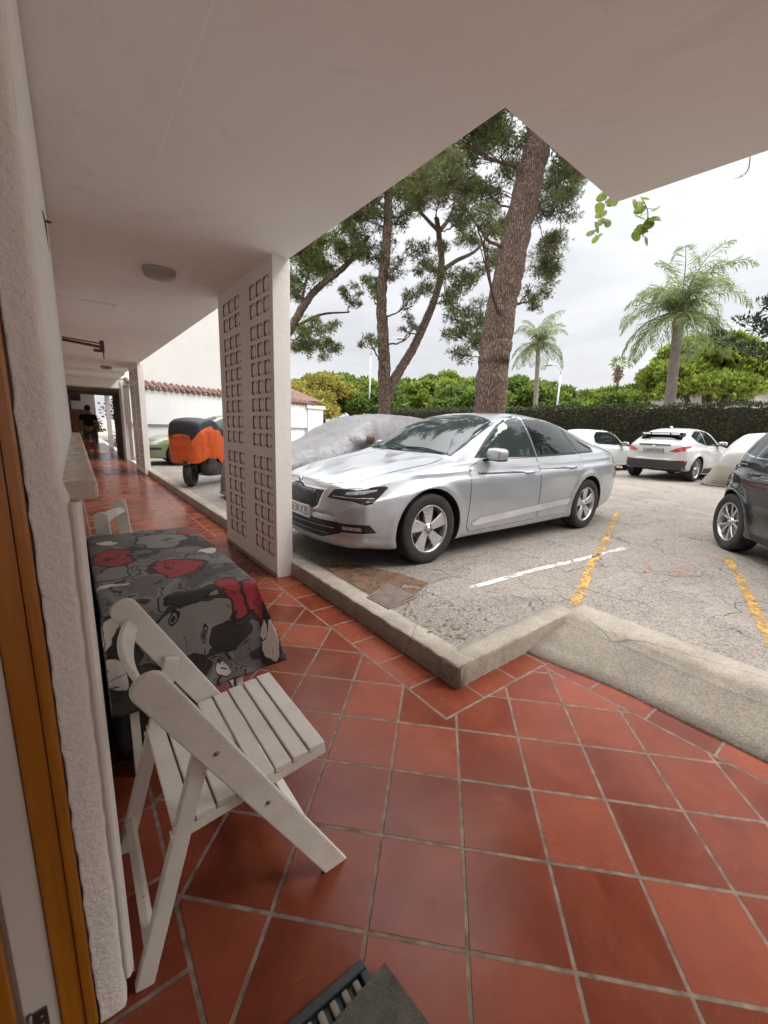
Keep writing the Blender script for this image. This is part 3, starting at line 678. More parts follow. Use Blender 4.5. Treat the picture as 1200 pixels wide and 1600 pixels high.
        o = bpy.data.objects.new('body', me); COL.objects.link(o); me.materials.append(s.pm); me.materials.append(WELL)
        # wheel wells cut out
        cut = MB(); Ra = s.sp['archr']; R = s.sp['R']
        for ax in (0, s.sp['wb']):
            for sd in (-1, 1):
                cut.lathe([(.0001, sd*.56), (Ra, sd*.56), (Ra, sd*1.2), (.0001, sd*1.2)], 56, 'y', (ax, 0, R+.0), mi=0)
        co = cut.build('cut', [WELL])
        bo = o.modifiers.new('b', 'BOOLEAN'); bo.operation = 'DIFFERENCE'; bo.object = co; bo.solver = 'EXACT'
        try: bo.material_mode = 'TRANSFER'
        except Exception: pass
        dg = bpy.context.evaluated_depsgraph_get(); m2 = bpy.data.meshes.new_from_object(o.evaluated_get(dg))
        bpy.data.objects.remove(o); bpy.data.objects.remove(co)
        mats_ = [m_.name for m_ in m2.materials]
        if 'wheel_well' not in mats_: m2.materials.append(WELL)
        wi = [m_.name for m_ in m2.materials].index('wheel_well')
        for p in m2.polygons:
            c = p.center
            inw = any(hypot(c.x-ax, c.z-R) < Ra+.004 for ax in (0, s.sp['wb'])) and abs(c.y) > .5 and p.material_index == wi
            if p.material_index == wi: p.use_smooth = False
        if m2.materials[0] is None: m2.materials[0] = s.pm
        me2 = m2; me2.name = 'body'
        s.body = bpy.data.objects.new('body', me2); COL.objects.link(s.body); s.body.parent = s.root
    def hit(s, o, d, off):
        loc, nrm, fi, dist = s.bvh.ray_cast(Vector(o), Vector(d).normalized(), 6)
        if loc is None:
            return None, None
        f = s.bf[fi]; w = poly_3d_calc([s.bverts[i] for i in f], loc); n = sum((s.bn[i]*w_ for i, w_ in zip(f, w)), Vector()).normalized()
        return loc+n*off, n
    def patch(s, poly, mode, off, name, mats_, side=-1, res=.035, parent=None, build=True, ring=None, ringoff=None):
        """project a 2-D outline onto the body. mode 'side': (x,z) from the flank; 'front'/'rear': (y,z); 'top': (x,y); ('diag',ang,(ox,oy))"""
        P2 = [Vector(p) for p in poly]; bd = []
        for i, p in enumerate(P2):
            q = P2[(i+1) % len(P2)]; n = max(1, int((q-p).length/res))
            bd += [p.lerp(q, j/n) for j in range(n)]
        nb = len(bd); xs = [p.x for p in bd]; ys = [p.y for p in bd]; pts = list(bd)
        gx = np.arange(min(xs)+res*.5, max(xs), res); gy = np.arange(min(ys)+res*.5, max(ys), res)
        for a in gx:
            for b in gy:
                c = False; j = nb-1
                for i in range(nb):
                    if (ys[i] > b) != (ys[j] > b) and a < (xs[j]-xs[i])*(b-ys[i])/(ys[j]-ys[i])+xs[i]: c = not c
                    j = i
                if c and min((a-xs[i])**2+(b-ys[i])**2 for i in range(nb)) > (res*.35)**2: pts.append(Vector((a, b)))
        V2, _, F2, *_r2 = delaunay_2d_cdt(pts, [(i, (i+1) % nb) for i in range(nb)], [], 1, 1e-6)
        V, Nn, ok = [], [], []
        for p in V2:
            if mode == 'side': o, d = (p.x, side*3, p.y), (0, -side, 0)
            elif mode == 'front': o, d = (-4, p.x, p.y), (1, 0, 0)
            elif mode == 'rear': o, d = (9, p.x, p.y), (-1, 0, 0)
            elif mode == 'top': o, d = (p.x, p.y, 4), (0, 0, -1)
            else:
                ang, ox, oy = mode[1], mode[2][0], mode[2][1]; dd = Vector((cos(ang), sin(ang), 0)); uu = Vector((-sin(ang), cos(ang), 0))
                o = Vector((ox, oy, 0))-dd*3+uu*p.x+Vector((0, 0, p.y)); d = dd
            l, n = s.hit(o, d, off); ok.append(l is not None); V.append(l if l is not None else Vector()); Nn.append(n if n is not None else Vector((0, 0, 1)))
        Fc = [f for f in F2 if all(ok[i] for i in f) and len(f) > 2 and max((V[f[i]]-V[f[i-1]]).length for i in range(len(f))) < res*9]
        if not Fc: print('PATCH EMPTY', name); return None
        used = sorted({i for f in Fc for i in f}); mp_ = {i: j for j, i in enumerate(used)}
        V = [V[i] for i in used]; Nn = [Nn[i] for i in used]; Fc = [[mp_[i] for i in f] for f in Fc]
        # orient faces along normals
        out_ = []
        for f in Fc:
            a, b, c = V[f[0]], V[f[1]], V[f[2]]
            out_.append(f if (b-a).cross(c-a).dot(Nn[f[0]]) > 0 else f[::-1])
        if not build: return V, Nn, out_
        me = bpy.data.meshes.new(name); me.from_pydata(V, [], out_)
        for m_ in (mats_ if isinstance(mats_, list) else [mats_]): me.materials.append(m_)
        me.polygons.foreach_set('use_smooth', [True]*len(me.polygons)); me.update()
        me.normals_split_custom_set_from_vertices(Nn)
        o = bpy.data.objects.new(name, me); COL.objects.link(o); o.parent = parent or s.root
        return o
    def grow(s, poly, d):
        n = len(poly); A = sum(poly[i][0]*poly[(i+1) % n][1]-poly[(i+1) % n][0]*poly[i][1] for i in range(n)); sg = 1 if A > 0 else -1; r = []
        for i in range(n):
            a, b, c = Vector(poly[i-1]), Vector(poly[i]), Vector(poly[(i+1) % n]); e1 = (b-a).normalized(); e2 = (c-b).normalized()
            n1 = Vector((e1.y, -e1.x))*sg; n2 = Vector((e2.y, -e2.x))*sg; m_ = (n1+n2); m_ = m_/max(.35, m_.length_squared/2)
            r.append(tuple(b+m_*d))
        return r
    def window(s, poly, mode, name='side_window', side=-1, glass=None, trim=.022, res=.05, tm=None):
        g = s.patch(poly, mode, .0045, name, glass or GLASS, side, res)
        if trim: s.patch(s.grow(poly, trim), mode, .0022, 'window_trim', tm or BLK, side, res, parent=g)
        return g
    def door(s, poly, side, name='door'):
        g = s.patch(poly, 'side', .0030, name, s.pm, side, .05)
        s.patch(s.grow(poly, .006), 'side', .0012, 'door_gap', BLK, side, .05, parent=g); return g
    def wheels(s, spokes='blade', steer=0, sides=(-1, 1), tr=None):
        for ax in (0, s.sp['wb']):
            for sd in sides:
                w = s.hw(ax)-.115 if tr is None else tr
                wheel(s.root, ax, sd*w, s.sp['R'], sd, spokes, steer if ax == 0 else 0)
    def handle(s, x, z, side, parent, w=.17):
        l, n = s.hit((x, side*3, z), (0, -side, 0), .016)
        if l is None: return
        b = MB(); b.tube([(l.x-w/2, l.y-side*.014, z-.004), (l.x-w*.40, l.y+side*.004, z), (l.x, l.y+side*.010, z+.002), (l.x+w*.40, l.y+side*.004, z+.003), (l.x+w/2, l.y-side*.014, z+.002)], [.010, .013, .014, .013, .010], 10)
        b.build('handle', s.pm, parent)
    def mirror(s, x, z, side, m_=None, sc=1.0):
        l, n = s.hit((x, side*3, z), (0, -side, 0), 0); y = l.y; b = MB(); b.smooth = True
        b.add(*blob_box((x+.01, y+side*.13*sc, z+.075*sc), (.075*sc, .115*sc, .068*sc), .55, (0, 0, side*.18)))
        o = b.build('mirror', m_ or s.pm, s.root); d = MB(); d.beam((x-.03, y-side*.02, z+.0), (x-.0, y+side*.07, z+.03), .05, .03, bev=.006)
        d.add(*blob_box((x+.018, y+side*.13*sc, z+.030*sc), (.068*sc, .105*sc, .028*sc), .5, (0, 0, side*.18))); d.build('mirror_foot', BLK, o)
        g = MB(); g.add(*blob_box((x+.072*sc, y+side*.135*sc, z+.078*sc), (.014, .10*sc, .055*sc), .5, (0, 0, side*.18))); g.build('mirror_glass', mat('mirror_glass', (.5, .52, .53), .03, 1, var=.02), o)
        return o
def blob_box(c, h, e=.5, rot=(0, 0, 0), n=16):
    """superellipsoid: rounded lump with soft corners"""
    R = Euler(rot).to_matrix(); V = []; f_ = []
    def sp(v, p): return math.copysign(abs(v)**p, v)
    for i in range(n+1):
        a = -pi/2+pi*i/n
        for k in range(2*n):
            b = pi*k/n; p = Vector((h[0]*sp(cos(a), e)*sp(cos(b), e), h[1]*sp(cos(a), e)*sp(sin(b), e), h[2]*sp(sin(a), e))); V.append(R @ p+Vector(c))
    m_ = 2*n
    for i in range(n):
        for k in range(m_): f_.append((i*m_+k, i*m_+(k+1) % m_, (i+1)*m_+(k+1) % m_, (i+1)*m_+k))
    return V, f_

# ------------------------------------------------------------ silver liftback saloon
SILVER = paint('silver_paint', (.50, .515, .54), .55, .36)
sp = dict(x0=-.86, x1=4.00, wb=2.86, R=.335, archr=.385,
  top=[(-.86, .76), (-.70, .815), (-.4, .885), (0, .945), (.22, .98), (.36, 1.025), (.55, 1.13), (.84, 1.29), (1.13, 1.41), (1.42, 1.462), (1.85, 1.480), (2.25, 1.460), (2.68, 1.385), (3.08, 1.275), (3.42, 1.165), (3.76, 1.085), (3.92, 1.055), (4.00, .985)],
  belt=[(-.86, .70), (-.5, .80), (0, .885), (.35, .935), (1.0, .955), (2.0, .975), (2.9, 1.005), (3.4, 1.015), (3.8, .99), (4.00, .93)],
  hw=[(-.86, .80), (-.6, .875), (-.2, .915), (.5, .925), (1.4, .93), (2.6, .93), (3.3, .910), (3.75, .87), (4.00, .80)],
  bot=[(-.86, .20), (-.5, .165), (.4, .17), (1.0, .17), (2.4, .18), (3.2, .20), (3.65, .26), (4.00, .33)],
  roofw=[(-.86, .55), (0, .66), (.30, .70), (.65, .665), (1.13, .60), (1.85, .585), (2.5, .575), (3.15, .60), (3.65, .66), (4.0, .62)],
  crease=True, bendf=.30, bendr=.20, crown=.055, shoulder=.040, tumble=.095)
c = Car(sp, 'silver_car', 'silver four door liftback car parked nose in beside the white lattice pillar', 'car', (2.63, 3.615, GZ), 0, SILVER, dx=.035)
sc_ = c
for sd in (-1, 1):
    c.window([(.68, .985), (.94, 1.145), (1.20, 1.30), (1.42, 1.385), (1.66, 1.418), (1.69, 1.0)], 'side', 'front_side_window', sd, GLASS2, tm=BLK)
    c.window([(1.75, 1.0), (1.72, 1.42), (2.0, 1.418), (2.28, 1.383), (2.50, 1.315), (2.58, 1.02)], 'side', 'rear_side_window', sd, GLASS)
    c.window([(2.64, 1.025), (2.56, 1.292), (2.80, 1.205), (3.06, 1.070), (3.04, 1.04)], 'side', 'quarter_window', sd, GLASS2)
    d1 = c.door([(.50, .30), (.52, .88), (.70, .945), (1.69, .972), (1.71, .30), (1.66, .265), (.55, .245)], sd)
    d2 = c.door([(1.723, .30), (1.702, .972), (2.66, .998), (2.70, .90), (2.60, .72), (2.44, .56), (2.38, .30), (2.34, .265), (1.75, .265)], sd)
    c.handle(1.50, .815, sd, d1); c.handle(2.42, .845, sd, d2)
    # bright lower door blade
    b = c.patch([(.56, .335), (.70, .385), (2.26, .455), (2.42, .455), (2.36, .385), (.60, .300)], 'side', .011, 'sill_trim', mat('sill_silver', (.72, .73, .75), .35, .6), sd, .05)
    c.mirror(.82, .95, sd, sc=.95)
    # headlamp wrapping the corner
    md = ('diag', sd*radians(-38)*-1 if False else (radians(38) if sd < 0 else radians(-38)), (-.60, sd*.62))
    u = -1 if sd < 0 else 1
    hp = [(u*-.255, .640), (u*-.205, .700), (u*-.05, .722), (u*.215, .742), (u*.235, .735), (u*.145, .615), (u*.09, .605), (u*-.02, .632)]
    hl = c.patch(hp, md, .0055, 'headlight', mat('lamp_black', (.02, .021, .023), .12, var=.3, coat=1), sd, .03)
    c.patch([(u*-.09, .672), (u*-.075, .695), (u*.165, .722), (u*.165, .708), (u*.05, .680)], md, .0085, 'lens', CLRL, sd, .02, parent=hl)
    c.patch([(u*-.22, .650), (u*-.20, .656), (u*.15, .652), (u*.15, .645)], md, .0085, 'lens', CLRL, sd, .02, parent=hl)
    c.patch(c.grow(hp, .008), md, .0015, 'lamp_gap', BLK, sd, .03, parent=hl)
    fg = c.patch([(u*-.22, .345), (u*-.235, .425), (u*.13, .425), (u*.185, .350)], md, .004, 'fog_lamp_bezel', BLK, sd, .03)
    c.patch([(u*-.10, .372), (u*-.105, .402), (u*.06, .402), (u*.075, .372)], md, .010, 'fog_lamp', CLRL, sd, .02, parent=fg)
    tl = c.patch([(3.64, .80), (3.68, .94), (4.05, .96), (4.06, .80), (3.88, .74)], 'side', .005, 'tail_light', REDL, sd, .03)
c.window([(.41, -.70), (.34, -.35), (.32, 0), (.34, .35), (.41, .70), (1.15, .585), (1.19, .3), (1.20, 0), (1.19, -.3), (1.15, -.585)], 'top', 'windscreen', glass=GLASS2, trim=.02)
c.window([(2.50, -.50), (2.48, 0), (2.50, .50), (3.42, .58), (3.47, 0), (3.42, -.58)], 'top', 'rear_window', glass=GLASS, trim=.02)
# bonnet shut line and sculpted ridges
bo = c.patch([(-.845, -.40), (-.86, 0), (-.845, .40), (-.60, .62), (.16, .72), (.31, .70), (.27, .35), (.25, 0), (.27, -.35), (.31, -.70), (.16, -.72), (-.60, -.62)], 'top', .0030, 'bonnet', SILVER, res=.05)
c.patch(c.grow([(-.845, -.40), (-.86, 0), (-.845, .40), (-.60, .62), (.16, .72), (.31, .70), (.27, .35), (.25, 0), (.27, -.35), (.31, -.70), (.16, -.72), (-.60, -.62)], .006), 'top', .0012, 'bonnet_gap', BLK, res=.05, parent=bo)
# grille: black inset, chrome frame, vertical slats
GP = [(-.42, .690), (-.13, .690), (-.07, .715), (0, .722), (.07, .715), (.13, .690), (.42, .690), (.36, .545), (.30, .515), (-.30, .515), (-.36, .545)]
g = c.patch(GP, 'front', .006, 'grille', BLK, res=.03)
c.patch(c.grow(GP, .018), 'front', .003, 'grille_frame', CHR, res=.03, parent=g)
sl = MB()
for k in range(-14, 15):
    y = k*.0265; zt = .682 if abs(y) > .1 else .70; xx = .008*abs(k)
    if abs(y) > .34: continue
    pts = [c.hit((-4, y*.98, z), (1, 0, 0), .012)[0] for z in np.linspace(.53, zt, 5)]
    if all(p is not None for p in pts): sl.tube(pts, .0042, 6)
sl.build('slats', mat('slat_grey', (.20, .20, .21), .35, .5), g)
c.patch([(-.62, .335), (-.60, .43), (.60, .43), (.62, .335), (.40, .265), (-.40, .265)], 'front', .004, 'air_intake', BLK, res=.035)
tr = MB()
for z, hw_ in ((.375, .56), (.318, .50)):
    pts = [c.hit((-4, y, z), (1, 0, 0), .012)[0] for y in np.linspace(-hw_, hw_, 25)]; pts = [p for p in pts if p is not None]; tr.tube(pts, .005, 6)
tr.build('intake_bar', mat('slat_grey'), c.root)
l, n = c.hit((-4, 0, .735), (1, 0, 0), .006)
if l is not None:
    b = MB(); b.lathe([(.0005, -.006), (.028, -.005), (.034, 0), (.030, .002)], 28, 'x', (l.x, 0, .738)); b.build('badge', CHR, c.root)
    b2 = MB(); b2.lathe([(.0005, -.0075), (.024, -.007), (.026, -.004)], 24, 'x', (l.x, 0, .738)); b2.add([(l.x-.0085, y_*.7, .738+z_*.7) for y_, z_ in [(-.020, -.004), (.004, -.010), (.004, .002), (.022, .010), (.020, .016), (-.004, .012), (-.022, .006)]], [(0, 1, 2, 3, 4, 5, 6)]); b2.build('badge_face', mat('badge_green', (.25, .28, .26), .3, .6), c.root)
# front plate
px0 = min(c.hit((-4, y, .47), (1, 0, 0), .0)[0].x for y in (-.26, 0, .26))-.006
pb = MB(); pb.box((px0-.008, -.262, .415), (px0+.06, .262, .53), .004); pl_ = pb.build('number_plate', PLATE, c.root)
for w_, o_ in (('5183', .085), ('KKB', -.135)):
    tx = MB(); text_mb(tx, w_, .118, lambda u, v, w: (px0-.0092, o_-u*1.0, .472+v)); tx.build('plate_letters', PLTX, pl_)
bl = MB(); bl.box((px0-.0090, .222, .419), (px0-.0070, .258, .526)); bl.build('plate_band', mat('plate_blue', (.01, .05, .35), .4), pl_)
rb = MB(); rb.tube([(-.0, 0, 0)]*0+[(2.35, -.07, 1.445), (2.5, -.07, 1.50)], .004, 6) if False else None
b = MB(); b.add(*blob_box((2.55, 0, 1.425), (.07, .02, .035), .7)); b.build('roof_antenna', SILVER, c.root)
for y_, x_ in ((-.62, .36), (-.02, .33)):
    b = MB(); pts = [c.hit((x_+.02+.05*u*(1-u), y_+.56*u, 4), (0, 0, -1), .010+.01*sin(pi*u))[0] for u in np.linspace(0, 1, 9)]; b.tube([p for p in pts if p is not None], .007, 6); b.build('wiper', BLK, c.root)
c.wheels('blade')
# ---------------- white crossover seen from behind
WPAINT = paint('white_paint', (.60, .60, .59), 0, .3); GPLAST = mat('grey_plastic', (.035, .035, .036), .6, bump=.2)
sp = dict(x0=-.80, x1=3.42, wb=2.64, R=.345, archr=.40,
  top=[(-.80, .86), (-.5, .97), (0, 1.03), (.45, 1.09), (.62, 1.15), (1.0, 1.37), (1.35, 1.50), (1.8, 1.555), (2.3, 1.54), (2.75, 1.47), (3.05, 1.33), (3.22, 1.17), (3.42, 1.08)],
  belt=[(-.80, .80), (-.3, .92), (.5, .98), (1.5, 1.02), (2.4, 1.10), (3.0, 1.10), (3.42, 1.02)],
  hw=[(-.80, .76), (-.5, .84), (0, .885), (1, .89), (2.0, .895), (2.64, .905), (3.1, .88), (3.42, .80)],
  bot=[(-.80, .26), (0, .22), (2.4, .22), (3.0, .27), (3.42, .36)],
  roofw=[(-.80, .5), (.5, .68), (1.0, .62), (1.6, .56), (2.4, .54), (3.0, .58), (3.42, .66)], bendr=.20, bendf=.30, lip=.03, tumble=.10, shoulder=.05)
c = Car(sp, 'white_crossover', 'white crossover with black roof spoiler seen from behind, before the hedge', 'car', (14.65+2.64, 4.86, GZ), pi+radians(-3), WPAINT, dx=.06)
for sd in (-1, 1):
    c.window([(.95, 1.04), (1.30, 1.30), (1.55, 1.42), (1.95, 1.46), (1.98, 1.07)], 'side', 'front_side_window', sd)
    c.window([(2.05, 1.08), (2.04, 1.455), (2.35, 1.44), (2.75, 1.30), (2.62, 1.16)], 'side', 'rear_side_window', sd)
    c.door([(.62, .40), (.64, .95), (.9, 1.0), (1.96, 1.035), (1.98, .40)], sd); c.mirror(1.0, 1.03, sd)
    c.patch([(.45, .24), (.45, .36), (2.20, .38), (2.2, .24)], 'side', .008, 'sill_cladding', GPLAST, sd, .06)
    t_ = c.patch([(sd*.42, .855), (sd*.55, .94), (sd*.84, 1.045), (sd*.88, 1.0), (sd*.74, .88), (sd*.55, .84)], 'rear', .02, 'tail_light', REDL, res=.04)
    c.patch([(sd*.50, .60), (sd*.48, .575), (sd*.80, .46), (sd*.82, .60), (sd*.78, .62)], 'rear', .006, 'bumper_recess', mat('dark_red_lens', (.16, .02, .02), .25), res=.04)
c.patch([(-.80, .38), (-.78, .52), (-.52, .60), (.52, .60), (.78, .52), (.80, .38), (.6, .30), (-.6, .30)], 'rear', .012, 'lower_bumper', GPLAST, res=.05)
c.patch([(-.56, 1.19), (-.52, 1.33), (.52, 1.33), (.56, 1.19)], 'rear', .010, 'rear_window', GLASS, res=.05)
b = MB(); b.prism([(-.60, 1.315), (-.56, 1.405), (.56, 1.405), (.60, 1.315)], 2.90, 3.14, 'x')
sp_o = b.build('roof_spoiler', BLK, c.root, bevel=.01)
b = MB()
for a, d_ in ((-.50, -.28), (-.24, .24), (.28, .50)): b.box((3.141, a, 1.335), (3.146, d_, 1.385))
b.build('sky_panels', mat('pale_gloss', (.85, .86, .87), .3), sp_o)
b = MB(); b.tube([c.hit((9, y, 1.03), (-1, 0, 0), .02)[0] for y in np.linspace(-.42, .42, 7)], .018, 8); b.build('hatch_trim', BLK, c.root)
xr = max(c.hit((9, y, .86), (-1, 0, 0), 0)[0].x for y in (-.26, 0, .26))
b = MB(); b.box((xr-.05, -.275, .80), (xr+.010, .275, .925), .004); p_ = b.build('number_plate', BLK, c.root)
b = MB(); b.box((xr+.0102, -.26, .808), (xr+.0125, .26, .917)); b.build('plate_face', mat('plate_grey', (.36, .36, .35), .5), p_)
for w_, o_ in (('6087', -.10), ('KWR', .11)):
    b = MB(); text_mb(b, w_, .10, lambda u, v, w: (xr+.0135, o_+u, .862+v)); b.build('plate_letters', PLTX, p_)
b = MB(); b.lathe([(.001, xr+.012), (.045, xr+.010), (.05, xr)], 20, 'x', (0, 0, .98)); b.build('badge', CHR, c.root)
b = MB(); b.add(*blob_box((2.5, 0, 1.56), (.09, .02, .035), .7)); b.build('roof_antenna', WPAINT, c.root)
c.wheels('double')
# ---------------- small white hatchback left of it
sp = dict(x0=-.72, x1=3.12, wb=2.45, R=.30, archr=.345,
  top=[(-.72, .72), (-.4, .83), (.1, .92), (.35, .97), (.7, 1.18), (1.05, 1.36), (1.5, 1.44), (2.1, 1.44), (2.6, 1.38), (2.9, 1.22), (3.12, 1.02)],
  belt=[(-.72, .68), (0, .84), (.8, .89), (2.0, .93), (2.8, .97), (3.12, .92)], hw=[(-.72, .72), (-.3, .80), (.5, .835), (2.2, .84), (2.8, .81), (3.12, .72)],
  bot=[(-.72, .22), (0, .19), (2.4, .20), (3.12, .32)], roofw=[(-.72, .5), (.5, .62), (1.1, .56), (2.2, .54), (2.8, .55), (3.12, .58)], bendr=.22, bendf=.3)
c = Car(sp, 'white_hatchback', 'white rounded hatchback half hidden behind the tail of the silver car', 'car', (14.3+2.45, 7.55, GZ), pi+radians(-3), paint('white_paint_b', (.56, .57, .57), 0, .3), dx=.06)
for sd in (-1, 1):
    c.window([(.72, .93), (1.0, 1.20), (1.25, 1.33), (1.60, 1.36), (2.25, 1.34), (2.48, 1.20), (2.52, 1.03), (2.40, .98)], 'side', 'side_window', sd)
    c.door([(.45, .34), (.48, .82), (.66, .88), (1.80, .91), (1.86, .34)], sd); c.mirror(.8, .90, sd)
    c.patch([(sd*.62, .72), (sd*.60, .95), (sd*.74, .93), (sd*.76, .74)], 'rear', .006, 'tail_light', REDL, res=.04)
c.window([(-.50, 1.02), (-.44, 1.30), (.44, 1.30), (.50, 1.02)], 'rear', 'rear_window')
c.wheels('multi')
# ---------------- dark compact car at the right
DPAINT = paint('dark_paint', (.018, .020, .021), .35, .22)
sp = dict(x0=-.80, x1=3.22, wb=2.55, R=.325, archr=.372,
  top=[(-.80, .78), (-.45, .90), (0, .99), (.25, 1.04), (.42, 1.10), (.75, 1.28), (1.10, 1.43), (1.5, 1.54), (2.0, 1.565), (2.45, 1.54), (2.75, 1.46), (2.98, 1.28), (3.12, 1.10), (3.22, .98)],
  belt=[(-.80, .74), (-.2, .88), (.5, .95), (2.0, 1.0), (2.8, 1.03), (3.22, .93)], hw=[(-.80, .76), (-.45, .83), (0, .875), (.8, .885), (2.5, .885), (2.9, .85), (3.22, .74)],
  bot=[(-.80, .24), (0, .20), (2.3, .20), (2.7, .26), (3.22, .40)], roofw=[(-.80, .5), (.4, .67), (.9, .61), (2.0, .57), (2.6, .55), (3.0, .58), (3.22, .60)], bendr=.42, bendf=.3, tumble=.08, lip=.024, shoulder=.05)
c = Car(sp, 'dark_car', 'dark grey compact car cut by the right edge beside the second yellow line', 'car', (6.53-2.55*cos(radians(38)), .62-2.55*sin(radians(38)), GZ), radians(38), DPAINT, dx=.045)
for sd in (-1, 1):
    c.window([(.70, 1.03), (.80, 1.16), (1.05, 1.32), (1.30, 1.43), (1.58, 1.47), (1.60, 1.045)], 'side', 'front_side_window', sd, GLASS2, tm=CHR, trim=.014)
    c.window([(1.67, 1.05), (1.65, 1.475), (2.05, 1.48), (2.32, 1.44), (2.40, 1.075)], 'side', 'rear_side_window', sd, GLASS2, tm=CHR, trim=.014)
    c.window([(2.46, 1.08), (2.39, 1.42), (2.60, 1.37), (2.82, 1.19), (2.80, 1.12)], 'side', 'quarter_window', sd, GLASS2, tm=CHR, trim=.014)
    d = c.door([(.42, .34), (.44, .92), (.62, .97), (1.60, 1.01), (1.63, .34), (1.57, .28), (.48, .28)], sd); c.handle(1.45, .88, sd, d)
    d = c.door([(1.645, .34), (1.62, 1.01), (2.50, 1.05), (2.46, .80), (2.18, .6), (2.10, .34), (2.04, .28), (1.70, .28)], sd); c.handle(2.28, .90, sd, d); c.mirror(.78, 1.0, sd, sc=.9)
    c.patch([(2.96, .80), (2.80, .90), (2.84, .95), (3.3, .97), (3.35, .82)], 'side', .006, 'tail_light', REDL, sd, .03)
    c.patch([(.44, .20), (.44, .30), (2.10, .30), (2.10, .20)], 'side', .006, 'sill_cladding', GPLAST, sd, .06)
c.window([(.36, -.62), (.30, 0), (.36, .62), (1.08, .55), (1.14, 0), (1.08, -.55)], 'top', 'windscreen', glass=GLASS2)
c.window([(2.62, -.48), (2.62, .48), (3.05, .52), (3.05, -.52)], 'top', 'rear_window')
c.wheels('double')
# ---------------- olive green hatchback
sp = dict(x0=-.78, x1=3.15, wb=2.50, R=.30, archr=.345,
  top=[(-.78, .66), (-.6, .74), (-.2, .84), (.2, .93), (.5, 1.06), (1.0, 1.34), (1.4, 1.45), (2.1, 1.47), (2.7, 1.40), (3.0, 1.2), (3.15, 1.0)],
  belt=[(-.78, .62), (-.3, .74), (.3, .86), (2, .93), (3.15, .92)], hw=[(-.78, .70), (-.4, .80), (.4, .84), (2.4, .84), (3.15, .72)],
  bot=[(-.78, .20), (0, .17), (2.4, .19), (3.15, .3)], roofw=[(-.78, .48), (.5, .62), (1.2, .56), (2.4, .55), (3.15, .56)], bendf=.36, bendr=.2)
c = Car(sp, 'green_hatchback', 'olive green hatchback parked behind the covered motorbike', 'car', (2.50, 13.5, GZ), 0, paint('green_paint', (.15, .185, .075), .3, .3), dx=.06)
for sd in (-1, 1):
    c.window([(.62, .91), (.95, 1.16), (1.25, 1.32), (1.55, 1.37), (1.58, .94)], 'side', 'front_side_window', sd, GLASS2)
    c.window([(1.66, .94), (1.64, 1.37), (2.3, 1.35), (2.6, 1.22), (2.6, .97)], 'side', 'rear_side_window', sd, GLASS2)
    c.door([(.46, .32), (.5, .84), (.7, .88), (1.60, .92), (1.62, .32)], sd); c.mirror(.74, .9, sd)
    md = ('diag', radians(38) if sd < 0 else radians(-38), (-.5, sd*.55)); u = -1 if sd < 0 else 1
    c.patch([(u*-.20, .56), (u*-.16, .64), (u*.16, .70), (u*.22, .69), (u*.08, .58)], md, .005, 'headlight', CLRL, sd, .03)
    c.patch([(u*-.25, .42), (u*-.25, .50), (u*.18, .50), (u*.20, .44)], md, .006, 'bumper_strip', BLK, sd, .03)
c.window([(.46, -.56), (.42, 0), (.46, .56), (1.08, .50), (1.14, 0), (1.08, -.50)], 'top', 'windscreen', glass=GLASS2)
c.patch([(-.5, .44), (-.5, .50), (.5, .50), (.5, .44)], 'front', .006, 'bumper_strip', BLK, res=.04); c.patch([(-.4, .56), (-.4, .62), (.4, .62), (.4, .56)], 'front', .005, 'grille', BLK, res=.04)
c.wheels('multi')

